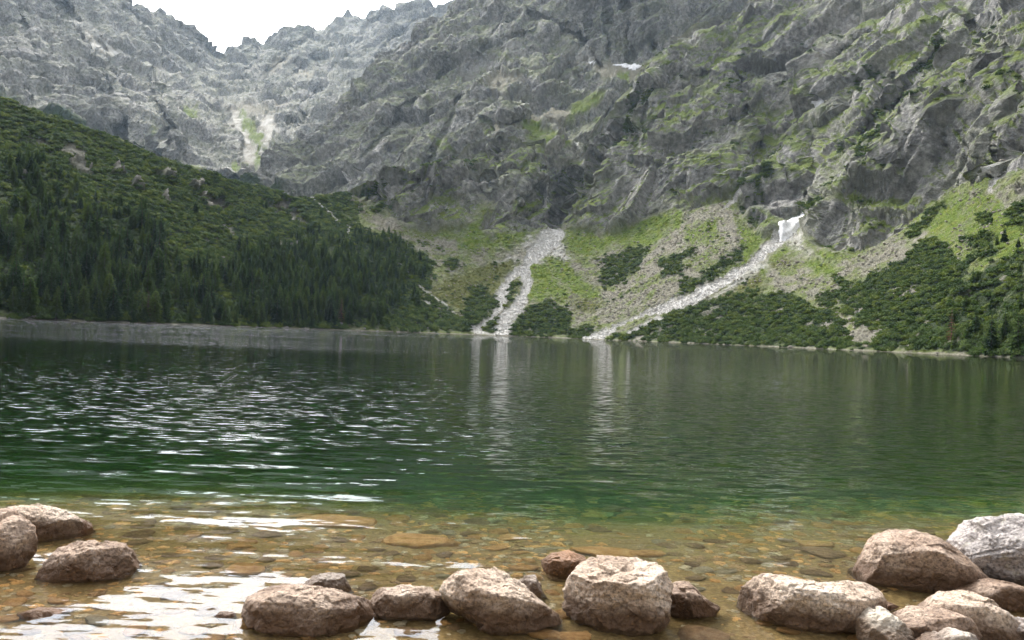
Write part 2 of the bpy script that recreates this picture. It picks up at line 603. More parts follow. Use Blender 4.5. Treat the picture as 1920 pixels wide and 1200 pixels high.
M_TALUSROCK = stone_material('talus_rock', [(0.3, (0.20, 0.18, 0.145)), (0.6, (0.36, 0.33, 0.28)), (0.8, (0.48, 0.45, 0.39))], wet=False, speck=0.3)
M_WHITEROCK = stone_material('pale_scree_rock', [(0.3, (0.42, 0.40, 0.37)), (0.6, (0.62, 0.60, 0.57)), (0.8, (0.72, 0.71, 0.68))], wet=False, speck=0.2)

# ------------------------------------------------------------------ terrain: traced outlines of what covers it
WHITE = [
    Zm(5, [(1170, 365), (1215, 358), (1252, 410), (1235, 470), (1180, 510), (1130, 550), (1062, 600), (1077, 680), (1050, 760), (1022, 840), (968, 900), (945, 992), (848, 988), (860, 930), (885, 880), (960, 810), (1008, 740), (1020, 690), (1002, 640), (968, 668), (937, 730), (925, 790), (905, 840), (858, 885), (805, 930), (790, 955), (850, 985), (770, 975), (718, 943), (790, 912), (845, 872), (880, 805), (868, 770), (900, 710), (950, 640), (1020, 575), (1050, 500), (1110, 430)]),
    Zm(6, [(690, 330), (640, 400), (600, 445), (540, 485), (480, 525), (400, 595), (300, 665), (200, 725), (100, 790), (0, 832), (0, 770), (120, 705), (260, 632), (360, 580), (420, 512), (470, 470), (525, 425), (560, 435), (600, 400)]),
    Zm(5, [(1925, 757), (1780, 812), (1650, 882), (1520, 940), (1410, 980), (1320, 1003), (1400, 1014), (1470, 1012), (1495, 975), (1600, 915), (1720, 865), (1830, 850), (1925, 822)]),
    Zm(5, [(1600, 965), (1700, 915), (1790, 872), (1800, 890), (1700, 935), (1620, 975)]),
    Zm(6, [(320, 195), (345, 190), (270, 262), (230, 275), (265, 240)]),
    Zm(6, [(1750, 60), (1805, 40), (1760, 120), (1735, 180), (1720, 165)]),
    Zm(2, [(1300, 800), (1340, 780), (1320, 840), (1310, 830)]),
    Zm(5, [(1190, 280), (1225, 190), (1215, 280), (1205, 330)]),
]
HAZYWHITE = [   # thin pale gravel mixed with grass round the fans
    Zm(1, [(1430, 670), (1540, 650), (1575, 700), (1520, 790), (1500, 900), (1425, 1010), (1378, 1032), (1455, 950), (1488, 860), (1492, 780)]),
    Zm(1, [(1270, 610), (1340, 640), (1390, 770), (1430, 850), (1415, 930), (1370, 880), (1350, 760)]),
    Zm(1, [(370, 50), (450, 130), (560, 220), (700, 290), (820, 370), (980, 410), (860, 400), (700, 330), (560, 290), (470, 180)]),
    Zm(5, [(1170, 365), (1090, 425), (1000, 485), (940, 525), (860, 575), (960, 560), (1030, 570), (1130, 560)]),
    Zm(5, [(1235, 470), (1300, 560), (1240, 560), (1170, 520)]),
    Zm(6, [(600, 460), (660, 480), (720, 500), (780, 560), (720, 545), (640, 500)]),
    Zm(6, [(610, 430), (690, 400), (660, 450), (720, 500), (640, 480)]),
    Zm(6, [(430, 560), (520, 500), (480, 590), (330, 690), (200, 780), (100, 800), (250, 720)]),
]
SNOW = [
    Zm(6, [(590, 340), (640, 325), (700, 308), (690, 340), (645, 378), (630, 408), (585, 438), (545, 452), (552, 412), (545, 385), (572, 375)]),
    Zm(3, [(762, 600), (780, 592), (804, 586), (800, 618), (790, 636), (770, 630)]),
    Zm(2, [(1385, 338), (1415, 345), (1430, 360), (1405, 358)]),
    Zm(2, [(1525, 365), (1580, 354), (1640, 344), (1692, 368), (1640, 384), (1600, 376)]),
]
TALUS = [
    Zm(5, [(60, 200), (250, 310), (400, 390), (500, 430), (600, 450), (660, 450), (640, 540), (720, 580), (640, 640), (510, 670), (520, 600), (480, 510), (400, 460), (300, 450), (200, 390), (80, 290)]),
    Zm(5, [(760, 500), (820, 468), (832, 510), (780, 560), (690, 600), (720, 560)]),
    Zm(5, [(1180, 500), (1260, 480), (1300, 560), (1400, 600), (1440, 540), (1560, 490), (1700, 500), (1800, 470), (1860, 400), (1925, 370), (1925, 755), (1700, 835), (1500, 930), (1420, 950), (1300, 940), (1230, 850), (1140, 780), (1300, 760), (1500, 780), (1400, 680), (1300, 620)]),
    Zm(6, [(-5, 262), (250, 222), (320, 300), (340, 380), (330, 480), (260, 560), (150, 640), (-5, 745)]),
    Zm(6, [(570, 550), (650, 560), (720, 640), (850, 680), (830, 760), (720, 780), (640, 720), (540, 730), (490, 660), (500, 610)]),
    Zm(6, [(860, 580), (1050, 500), (1260, 410), (1330, 390), (1230, 480), (1280, 520), (1180, 600), (1080, 650), (980, 640), (870, 660)]),
    Zm(6, [(840, 680), (880, 690), (900, 760), (880, 850), (950, 880), (1000, 950), (1140, 940), (1050, 1035), (950, 1025), (880, 900), (840, 860)]),
    Zm(6, [(1640, 170), (1720, 200), (1790, 300), (1750, 420), (1680, 430), (1660, 540), (1560, 560), (1540, 480), (1600, 430), (1700, 350), (1640, 250)]),
    Zm(6, [(1530, 430), (1580, 350), (1590, 410), (1560, 480)]),
    Zm(6, [(1420, 470), (1480, 520), (1460, 545), (1400, 510)]),
    Zm(2, [(840, 745), (860, 690), (1000, 670), (1200, 590), (1300, 600), (1280, 650), (1100, 680), (1000, 690), (990, 745), (900, 735)]),
    Zm(2, [(1240, 290), (1400, 360), (1500, 340), (1650, 380), (1790, 330), (1740, 370), (1640, 460), (1500, 450), (1380, 360)]),
    Zm(2, [(800, 500), (880, 425), (1060, 440), (980, 462), (900, 500)]),
    Zm(2, [(1060, 70), (1150, 100), (1260, 150), (1350, 190), (1330, 205), (1200, 140)]),
    Zm(1, [(370, 50), (450, 130), (560, 220), (700, 290), (820, 370), (980, 410), (860, 400), (700, 330), (560, 290), (470, 180)]),
    Zm(1, [(1260, 600), (1340, 620), (1350, 680), (1400, 760), (1440, 850), (1420, 950), (1360, 900), (1350, 780)]),
    Zm(1, [(1430, 670), (1540, 650), (1575, 700), (1520, 790), (1500, 900), (1425, 1010), (1378, 1032), (1455, 950), (1488, 860), (1492, 780)]),
    Zm(1, [(1560, 330), (1650, 320), (1600, 380), (1480, 430)]),
    Zm(1, [(1680, 400), (1790, 400), (1750, 440), (1660, 440)]),
    Zm(1, [(1280, 580), (1500, 610), (1640, 560), (1560, 640), (1400, 640)]),
    Zm(4, [(0, 880), (180, 885), (400, 895), (700, 915), (1000, 920), (1000, 900), (700, 895), (400, 880), (0, 868)]),
]
OUTCROP = [
    Zm(4, [(370, 0), (470, 20), (520, 90), (420, 40)]), Zm(4, [(630, 35), (670, 40), (700, 80), (640, 80)]),
    Zm(4, [(730, 130), (760, 125), (810, 170), (740, 160)]), Zm(4, [(870, 70), (900, 90), (960, 60), (980, 120), (900, 110)]),
    Zm(4, [(900, 180), (940, 200), (950, 260), (910, 220)]), Zm(4, [(1050, 150), (1120, 110), (1200, 150), (1080, 170)]),
    Zm(4, [(1120, 190), (1250, 190), (1300, 260), (1250, 300), (1170, 250)]), Zm(4, [(1430, 190), (1520, 240), (1590, 250), (1600, 290), (1520, 270)]),
    Zm(4, [(1590, 200), (1650, 210), (1640, 260), (1720, 330), (1750, 390), (1640, 310), (1600, 260)]), Zm(4, [(1230, 370), (1300, 360), (1340, 420), (1280, 420)]),
    Zm(4, [(1520, 440), (1720, 480), (1580, 490)]), Zm(4, [(120, 60), (185, 125), (130, 95)]),
    Zm(1, [(160, 765), (260, 770), (290, 850), (240, 800)]), Zm(1, [(320, 800), (430, 810), (490, 870), (400, 860), (340, 850)]),
    Zm(1, [(340, 880), (440, 890), (500, 950), (510, 990), (430, 950)]), Zm(1, [(520, 820), (650, 850), (560, 850)]),
    Zm(4, [(1150, 450), (1250, 440), (1200, 470)]), Zm(5, [(150, 590), (200, 650), (290, 725), (240, 710)]),
    Zm(6, [(1850, 150), (1920, 130), (1920, 180), (1860, 180)]), Zm(6, [(1480, 835), (1520, 815), (1510, 850)]),
    Zm(6, [(1540, 750), (1640, 750), (1620, 790), (1560, 790)]),
]
TRAIL = [   # a pale footpath crossing the wooded spur
    Zm(5, [(20, 360), (45, 380), (40, 430), (55, 510)]), Zm(5, [(330, 585), (375, 632), (350, 650)]), Zm(5, [(420, 700), (510, 765), (590, 820), (630, 860)]),
    Zm(4, [(1740, 205), (1850, 290), (1910, 360)]), Zm(5, [(430, 780), (490, 805)]),
]
GRASS = [
    Zm(5, [(870, 230), (820, 310), (790, 390), (830, 430), (890, 470), (860, 510), (800, 500), (700, 530), (650, 500), (660, 440), (720, 370), (780, 300)]),
    Zm(5, [(380, 400), (500, 410), (640, 400), (700, 390), (660, 450), (560, 440), (440, 420)]),
    Zm(5, [(480, 225), (520, 205), (680, 230), (640, 250), (540, 265), (470, 245)]),
    Zm(5, [(1925, 255), (1850, 280), (1700, 330), (1560, 410), (1440, 420), (1350, 390), (1260, 400), (1250, 450), (1300, 520), (1390, 560), (1440, 520), (1530, 490), (1600, 500), (1750, 480), (1860, 400), (1925, 370)]),
    Zm(5, [(1160, 520), (1250, 540), (1330, 640), (1450, 740), (1490, 770), (1400, 800), (1300, 760), (1250, 700), (1180, 640)]),
    Zm(5, [(1060, 600), (1150, 540), (1190, 640), (1300, 780), (1260, 830), (1150, 780), (1080, 800), (1040, 820), (1070, 700)]),
    Zm(5, [(830, 400), (980, 400), (1080, 390), (1160, 360), (1090, 420), (980, 470), (900, 490), (850, 440)]),
    Zm(6, [(-5, 235), (200, 190), (330, 170), (300, 210), (150, 230), (-5, 262)]),
    Zm(6, [(280, 280), (340, 350), (400, 400), (460, 450), (400, 540), (330, 600), (250, 620), (340, 540), (330, 470)]),
    Zm(6, [(600, 460), (520, 510), (470, 560), (400, 600), (300, 680), (200, 750), (100, 810), (300, 790), (420, 760), (480, 680), (490, 600), (570, 580)]),
    Zm(6, [(600, 465), (650, 520), (720, 560), (860, 575), (960, 540), (1070, 490), (900, 520), (760, 500), (690, 480)]),
    Zm(6, [(640, 560), (720, 570), (850, 580), (850, 660), (760, 640), (700, 600)]),
    Zm(6, [(690, 360), (740, 260), (800, 210), (880, 180), (1020, 205), (1180, 230), (1400, 240), (1440, 200), (1560, 170), (1700, 90), (1745, 60), (1740, 120), (1640, 190), (1540, 220), (1420, 270), (1320, 350), (1250, 400), (1290, 330), (1390, 260), (1180, 245), (1020, 220), (880, 210), (790, 250), (740, 320), (710, 350)]),
    Zm(6, [(1330, 350), (1480, 250), (1640, 170), (1760, 200), (1800, 260), (1925, 330), (1925, 520), (1700, 600), (1540, 720), (1500, 620), (1530, 560), (1480, 480), (1400, 440)]),
    Zm(6, [(1280, 1085), (1330, 1060), (1480, 1060), (1560, 1090), (1500, 1105)]),
    Zm(6, [(380, 740), (430, 800), (480, 880), (440, 860), (400, 800)]), Zm(6, [(690, 770), (800, 830), (830, 880), (740, 830)]),
    Zm(6, [(-5, 430), (100, 350), (180, 330), (200, 420), (150, 480), (40, 470)]), Zm(6, [(60, 560), (200, 470), (160, 560)]),
    Zm(6, [(1540, 700), (1700, 560), (1600, 640), (1560, 720)]), Zm(6, [(1400, 830), (1450, 815), (1470, 850), (1430, 860)]),
    Zm(2, [(780, 660), (830, 680), (830, 720), (800, 750)]), Zm(2, [(990, 690), (1100, 680), (1130, 740), (1280, 800), (1290, 850), (1100, 830), (1050, 780)]),
    Zm(2, [(1290, 570), (1380, 525), (1500, 520), (1480, 560), (1400, 620), (1280, 670)]), Zm(2, [(590, 850), (690, 830), (640, 900), (740, 920), (640, 940), (560, 920)]),
    Zm(2, [(450, 530), (540, 520), (550, 535)]), Zm(2, [(870, 285), (960, 300), (1000, 325), (920, 320)]), Zm(2, [(1150, 290), (1200, 300), (1190, 325)]),
    Zm(2, [(500, 760), (600, 770), (600, 860), (540, 850)]), Zm(2, [(390, 910), (450, 880), (440, 915)]), Zm(2, [(980, 930), (1110, 905), (1130, 950), (1000, 970)]),
    Zm(2, [(700, 880), (750, 865), (780, 880)]), Zm(2, [(960, 1150), (1080, 1090), (1150, 1070), (1160, 1110), (1000, 1180)]),
    Zm(2, [(1300, 1130), (1350, 1120), (1400, 1160), (1320, 1170)]), Zm(2, [(1640, 640), (1760, 620), (1800, 680), (1700, 700)]), Zm(2, [(1410, 660), (1480, 640), (1540, 610), (1500, 660), (1440, 690)]),
    Zm(2, [(1570, 410), (1620, 400), (1620, 460), (1570, 450)]),
    Zm(3, [(1240, 190), (1350, 130), (1500, 50), (1580, 20), (1560, 60), (1400, 150), (1300, 205)]), Zm(3, [(100, 205), (240, 190), (370, 215), (300, 240)]),
    Zm(3, [(600, 790), (620, 700), (740, 680), (740, 760), (640, 810)]), Zm(3, [(800, 700), (860, 620), (900, 640), (960, 700), (930, 770), (840, 750), (760, 760)]),
    Zm(3, [(140, 490), (230, 480), (240, 510)]), Zm(3, [(380, 540), (480, 590), (560, 620), (480, 620)]), Zm(3, [(1500, 470), (1580, 450), (1600, 520), (1680, 550), (1560, 590), (1530, 540)]),
    Zm(3, [(340, 790), (370, 780), (450, 830), (400, 835)]), Zm(3, [(820, 150), (940, 110), (920, 140), (840, 165)]), Zm(3, [(1120, 90), (1250, 40), (1340, 0), (1250, 70)]),
    Zm(3, [(0, 430), (150, 385), (250, 390), (100, 420)]), Zm(3, [(0, 512), (80, 510), (130, 530), (40, 530)]), Zm(3, [(600, 540), (680, 510), (740, 590), (700, 640), (600, 620)]),
    Zm(3, [(1800, 200), (1860, 230), (1900, 200), (1860, 270)]), Zm(3, [(1780, 60), (1830, 50), (1820, 130), (1780, 110)]), Zm(3, [(1480, 930), (1550, 890), (1520, 940)]),
    Zm(1, [(1340, 625), (1370, 630), (1440, 720), (1490, 790), (1480, 880), (1450, 950), (1420, 900), (1440, 840), (1400, 760), (1350, 680)]),
    Zm(1, [(1000, 620), (1100, 600), (1150, 680), (1050, 680)]), Zm(1, [(840, 710), (900, 720), (880, 750)]), Zm(1, [(1290, 910), (1380, 900), (1370, 960), (1300, 950)]),
    Zm(1, [(1020, 910), (1100, 920), (1160, 960), (1060, 940)]), Zm(1, [(1530, 810), (1700, 795), (1600, 840)]), Zm(1, [(620, 750), (660, 745), (660, 770)]),
    Zm(1, [(460, 785), (510, 762), (545, 790), (510, 805)]), Zm(1, [(0, 575), (40, 590), (110, 650), (60, 630)]),
    Zm(4, [(960, 280), (1010, 330), (980, 325)]), Zm(4, [(1300, 200), (1330, 280), (1300, 270)]), Zm(4, [(0, 850), (350, 860), (340, 885), (200, 878), (0, 868)]),
    Zm(5, [(0, 940), (200, 955), (450, 960), (700, 970), (830, 980), (700, 960), (450, 945), (0, 925)]), Zm(5, [(970, 960), (1060, 950), (1070, 975), (980, 980)]),
    Zm(4, [(1180, 520), (1280, 520), (1280, 580), (1200, 590)]), Zm(5, [(0, 260), (60, 320), (40, 350), (0, 330)]),
]
OLIVE = [
    Zm(5, [(520, 700), (650, 640), (800, 590), (920, 520), (1010, 560), (940, 640), (880, 740), (860, 800), (800, 860), (700, 880), (600, 820), (500, 760)]),
    Zm(5, [(980, 660), (1010, 700), (1000, 740), (920, 830), (930, 760), (950, 700)]),
    Zm(6, [(300, 670), (420, 620), (480, 680), (420, 760), (300, 800), (100, 820)]),
    Zm(5, [(1300, 770), (1500, 790), (1420, 860), (1330, 860)]), Zm(5, [(1560, 920), (1700, 860), (1925, 750), (1925, 770), (1720, 840)]),
    Zm(5, [(430, 720), (540, 790), (640, 870), (560, 940), (460, 930), (400, 800)]), Zm(6, [(480, 600), (560, 540), (640, 560), (560, 620)]),
]
SHRUB = [
    Zm(6, [(330, 200), (400, 60), (450, 45), (520, 100), (530, 200), (470, 230), (350, 225)]), Zm(6, [(340, 230), (470, 260), (450, 320), (400, 360), (330, 250)]),
    Zm(6, [(880, 740), (1000, 680), (1130, 620), (1260, 550), (1330, 470), (1400, 440), (1500, 480), (1530, 560), (1640, 560), (1620, 640), (1540, 700), (1480, 800), (1300, 880), (1150, 930), (1000, 940), (920, 860), (885, 790)]),
    Zm(6, [(430, 780), (560, 730), (660, 770), (740, 830), (850, 850), (900, 920), (930, 1010), (830, 1055), (400, 1042), (-5, 1030), (-5, 840), (120, 800), (300, 790)]),
    Zm(6, [(840, 640), (960, 700), (900, 740), (860, 700)]), Zm(6, [(740, 770), (850, 740), (850, 830), (780, 820)]),
    Zm(6, [(1480, 830), (1560, 700), (1700, 610), (1925, 500), (1925, 1120), (1700, 1110), (1560, 1080), (1300, 1060), (1100, 1060), (930, 1060), (1050, 1040), (1150, 950), (1300, 880)]),
    Zm(6, [(1840, 280), (1925, 210), (1925, 360), (1860, 370)]), Zm(6, [(1260, 420), (1350, 350), (1420, 330), (1350, 400), (1290, 430)]), Zm(6, [(1350, 300), (1450, 230), (1480, 260), (1400, 320)]),
    Zm(6, [(1660, 310), (1740, 300), (1730, 350), (1680, 350)]), Zm(6, [(1570, 440), (1620, 430), (1610, 460)]), Zm(6, [(1590, 510), (1660, 500), (1650, 530)]), Zm(6, [(1640, 430), (1760, 420), (1760, 540), (1660, 540)]),
    Zm(6, [(730, 270), (800, 215), (830, 235), (750, 320), (720, 310)]), Zm(6, [(820, 160), (850, 110), (885, 120), (860, 165)]), Zm(6, [(-5, 640), (90, 700), (30, 740), (-5, 745)]), Zm(6, [(50, 690), (200, 580), (340, 480), (355, 510), (240, 600), (60, 730)]),
    Zm(6, [(-5, 520), (80, 500), (60, 540), (-5, 560)]), Zm(6, [(1560, 1010), (1700, 950), (1925, 860), (1925, 1120), (1700, 1110), (1580, 1060)]),
    Zm(5, [(1450, 560), (1540, 540), (1600, 500), (1720, 490), (1700, 580), (1620, 640), (1560, 710), (1480, 690)]), Zm(5, [(1590, 520), (1740, 485), (1720, 520), (1600, 535)]),
    Zm(5, [(1070, 830), (1150, 790), (1280, 850), (1270, 940), (1310, 975), (1100, 992), (950, 985), (990, 890), (1010, 850)]), Zm(5, [(1250, 985), (1400, 930), (1440, 955), (1330, 1005)]),
    Zm(5, [(1480, 1010), (1560, 990), (1640, 960), (1800, 890), (1925, 830), (1925, 1030), (1700, 1020)]), Zm(5, [(740, 690), (860, 760), (870, 830), (800, 880), (720, 960), (560, 960), (640, 880), (700, 850)]),
    Zm(5, [(790, 940), (880, 880), (850, 975)]), Zm(5, [(960, 680), (1000, 690), (960, 780), (925, 820), (940, 740)]), Zm(5, [(1800, 560), (1860, 540), (1925, 560), (1925, 640), (1800, 660)]),
    Zm(5, [(30, 170), (130, 110), (260, 60), (400, 70), (520, 20), (600, 10), (740, 25), (740, 60), (620, 45), (480, 70), (380, 90), (240, 100), (120, 150)]), Zm(5, [(150, 260), (220, 240), (290, 250), (200, 290)]),
    Zm(5, [(-5, 180), (60, 210), (130, 290), (60, 290), (-5, 250)]), Zm(5, [(570, 540), (650, 570), (680, 600), (620, 620)]), Zm(5, [(420, 460), (470, 460), (460, 480)]), Zm(5, [(530, 490), (580, 490), (570, 520)]),
    Zm(5, [(-5, 440), (150, 420), (300, 440), (420, 500), (490, 540), (520, 610), (500, 690), (440, 700), (480, 760), (600, 850), (660, 900), (600, 960), (300, 955), (-5, 940)]),
    Zm(3, [(470, 890), (540, 830), (600, 850), (600, 900), (480, 900)]), Zm(3, [(880, 880), (960, 790), (1060, 740), (1200, 740), (1180, 840), (1080, 880), (1000, 880)]), Zm(3, [(1240, 500), (1330, 480), (1200, 550), (1110, 610), (1150, 560)]),
    Zm(3, [(1300, 390), (1400, 310), (1470, 170), (1480, 230), (1430, 310), (1340, 380)]), Zm(3, [(1060, 400), (1100, 390), (980, 550), (1000, 480)]), Zm(3, [(380, 1090), (420, 950), (470, 930), (520, 1010), (530, 1100)]), Zm(3, [(1030, 880), (1100, 870), (1060, 960), (980, 1040)]),
    Zm(2, [(550, 860), (600, 840), (610, 890), (560, 900)]), Zm(2, [(1500, 660), (1640, 560), (1700, 500), (1780, 510), (1650, 580), (1560, 670)]), Zm(2, [(1560, 740), (1700, 660), (1820, 650), (1700, 710), (1600, 750)]), Zm(2, [(1430, 730), (1560, 670), (1400, 790), (1380, 840)]),
    Zm(2, [(1280, 1050), (1320, 980), (1345, 1000), (1320, 1060)]), Zm(2, [(1090, 600), (1130, 590), (1155, 615), (1100, 615)]),
]
# the wooded hill on the left: covered all over, except where rock breaks through
HILL_COVER = [[(-900, 150), (-700, 60), (0, 176), (60, 203), (150, 235), (240, 263), (320, 298), (423, 332), (483, 343), (527, 361), (547, 368), (580, 369), (620, 361), (655, 358), (655, 400), (690, 440), (740, 470), (790, 470), (812, 510), (806, 540), (780, 560), (850, 600), (880, 618), (700, 616), (400, 612), (-900, 600)]]
FOREST = [
    [(-300, 300), (0, 318), (60, 330), (130, 372), (200, 385), (290, 425), (330, 480), (420, 525), (430, 560), (480, 590), (520, 612), (-300, 600)],
    [(430, 490), (470, 470), (560, 445), (640, 440), (720, 452), (790, 480), (806, 515), (770, 550), (740, 590), (690, 604), (560, 612), (470, 604), (430, 540)],
    [(0, 318), (60, 300), (130, 340), (60, 345)],
    [(1770, 640), (1790, 560), (1830, 470), (1870, 420), (1930, 390), (2300, 300), (2300, 690), (1930, 672), (1840, 662)],
]
RIGHT_WOOD = FOREST[3]
BUSHES = [
    Zm(4, [(900, 890), (1050, 880), (1000, 910)]), Zm(4, [(1460, 900), (1920, 890), (1920, 930), (1600, 925)]), Zm(4, [(940, 540), (1290, 500), (1280, 600), (1080, 600)]),
    Zm(6, [(1300, 980), (1560, 930), (1760, 900), (1920, 860), (1920, 1110), (1620, 1090), (1500, 1030), (1320, 1040)]),
    Zm(6, [(-5, 880), (200, 870), (430, 900), (560, 920), (800, 960), (830, 1040), (400, 1040), (-5, 1030)]),
    Zm(6, [(820, 1020), (950, 1030), (1280, 1070), (1050, 1060), (830, 1055)]),
    Zm(5, [(200, 900), (560, 860), (700, 900), (600, 950), (250, 950)]), Zm(4, [(200, 830), (600, 880), (900, 910), (600, 900), (200, 880)]),
    Zm(5, [(700, 850), (860, 790), (860, 850), (740, 900)]), Zm(6, [(200, 780), (420, 720), (480, 820), (300, 850)]),
]

# silhouettes of the three ranges (photograph pixels; beyond the frame they go on plausibly)
L_TOP = [(-900, 40), (-700, 60), (-300, 90), (-80, 140), (0, 178), (30, 190), (60, 205), (100, 215), (150, 237), (200, 250), (240, 265), (280, 285), (320, 300), (387, 320), (423, 333), (460, 344), (483, 345), (510, 353), (527, 362), (547, 369), (580, 370), (593, 364), (620, 362), (645, 360), (660, 348), (690, 331), (740, 320), (790, 312), (838, 305), (862, 282), (880, 262), (920, 247), (965, 248), (990, 258), (1015, 278), (1045, 300), (1070, 303), (1088, 275), (1115, 240), (1140, 205), (1175, 172), (1205, 140), (1235, 105), (1262, 72), (1300, 42), (1350, 20), (1420, -10), (1550, -80), (1700, -180), (1900, -260), (2300, -330), (2700, -330)]
W_TOP = [(455, 352), (477, 337), (505, 305), (530, 290), (573, 267), (593, 240), (615, 205), (640, 175), (683, 133), (707, 107), (730, 97), (750, 87), (765, 78), (777, 50), (783, 40), (803, 43), (820, 38), (830, 25), (842, 14), (860, 3), (890, -12), (950, -60), (1050, -140), (1250, -250), (1500, -330), (1800, -380)]
A_TOP = [(-900, -60), (-600, -100), (-200, -180), (0, -130), (100, -90), (180, -40), (232, 0), (250, 8), (262, 5), (290, 18), (300, 13), (315, 25), (345, 42), (372, 50), (392, 72), (410, 95), (440, 86), (455, 75), (478, 69), (488, 82), (500, 72), (520, 60), (545, 46), (575, 50), (600, 58), (615, 48), (635, 32), (655, 25), (675, 33), (700, 18), (720, 10), (735, 14), (745, 6), (770, 5), (800, 3), (815, 10), (830, 8), (850, 2), (880, -15), (960, -60)]
SHORE_R = [(-900, 240), (-300, 330), (0, 400), (300, 440), (600, 540), (750, 620), (900, 700), (1000, 705), (1100, 685), (1300, 590), (1560, 470), (1760, 390), (1920, 335), (2200, 260), (2700, 190)]


def curve(pts, x):
    p = np.array(pts, float)
    return np.interp(x, p[:, 0], p[:, 1])


def shore_r(px):
    x = np.asarray(px, float)
    return (curve(SHORE_R, x - 60) + curve(SHORE_R, x) + curve(SHORE_R, x + 60)) / 3


def cover_fields(px, py, wob):
    """Coverage masks on photograph pixels; wob is the ragged-edge jitter (two arrays)."""
    x = px + wob[0]; y = py + wob[1]
    m = {}
    m['white'] = area(px + 0.5 * wob[0], py + 0.5 * wob[1], WHITE, 3.2)
    m['thin'] = area(x, y, HAZYWHITE, 8.0)
    m['talus'] = area(x, y, TALUS, 5.0)
    m['grass'] = area(x, y, GRASS, 6.0)
    m['olive'] = area(x, y, OLIVE, 9.0)
    m['shrub'] = area(x, y, SHRUB, 5.0)
    m['outcrop'] = area(x, y, OUTCROP, 4.0)
    m['hill'] = area(x, y, HILL_COVER, 3.0)
    m['snow'] = np.maximum(area(px, py, SNOW, 9.0), area(px, py, SNOW[:1], 20.0))
    tr = np.full(px.shape, 1e3)
    for ln in TRAIL:
        tr = np.minimum(tr, line_dist(px + 0.3 * wob[0], py + 0.3 * wob[1], ln))
    m['trail'] = sstep(2.6, 1.2, tr)
    return m


def normals_of(P):
    du = np.gradient(P, axis=1); dv = np.gradient(P, axis=0)
    n = np.cross(du, dv)
    n /= np.linalg.norm(n, axis=-1, keepdims=True) + 1e-9
    return n


def rock_relief(P, seed=0, lean=0.7):
    """Outward relief of a broken rock face in metres: its large forms, and the fractures on them."""
    c, s = math.cos(lean), math.sin(lean)
    A = np.c_[(P[:, 0] * c + P[:, 2] * s), P[:, 1], (-P[:, 0] * s + P[:, 2] * c)]     # along / across the tilted ledges
    Aw = A + fbm(P / 70.0, 3, seed + 50)[:, None] * 18
    d = 22 * fbm(P / 170.0, 3, seed)
    d -= 20 * (ridged(P * np.array([1, 1, 0.45]) / 95.0, 2, seed + 5) - 0.55)
    d += 13.0 * blocks((Aw + 6 * fbm(P / 30.0, 2, seed + 8)[:, None]) * np.array([0.45, 0.7, 1.0]) / 85.0, seed + 2, 0.9)
    for sp_m, am, sd in ((58.0, 12.0, 31), (23.0, 5.0, 37)):       # long tilted ledges
        t = (A[:, 2] + 0.55 * sp_m * fbm(P / (2.4 * sp_m), 3, seed + sd)) / sp_m
        fr = t - np.floor(t)
        d += am * (np.minimum(fr / 0.80, (1 - fr) / 0.20) - 0.5) * sstep(-0.2, 0.25, fbm(P / (3.5 * sp_m), 2, seed + sd + 40))
    j = np.c_[noise3(P / 9.0, seed + 61), noise3(P / 9.0, seed + 62), noise3(P / 9.0, seed + 63)] * 3
    d += 5.0 * blocks((Aw + j) * np.array([0.5, 0.8, 1.0]) / 34.0, seed + 3)
    f = -4.0 * (ridged(Aw * np.array([0.35, 0.6, 1.0]) / 26.0, 3, seed + 11) - 0.55)
    f -= 3.0 * (ridged(P * np.array([1.0, 1.0, 0.33]) / 13.0, 3, seed + 17) - 0.55)
    f += 2.3 * blocks((P + j) * np.array([1.0, 0.8, 0.5]) / 13.0, seed + 4)
    f += 1.1 * blocks((A + 0.5 * j) * np.array([0.6, 0.8, 1.0]) / 5.5, seed + 6)
    f -= 0.9 * (ridged(P / 4.5, 3, seed + 23) - 0.55)
    return d, f


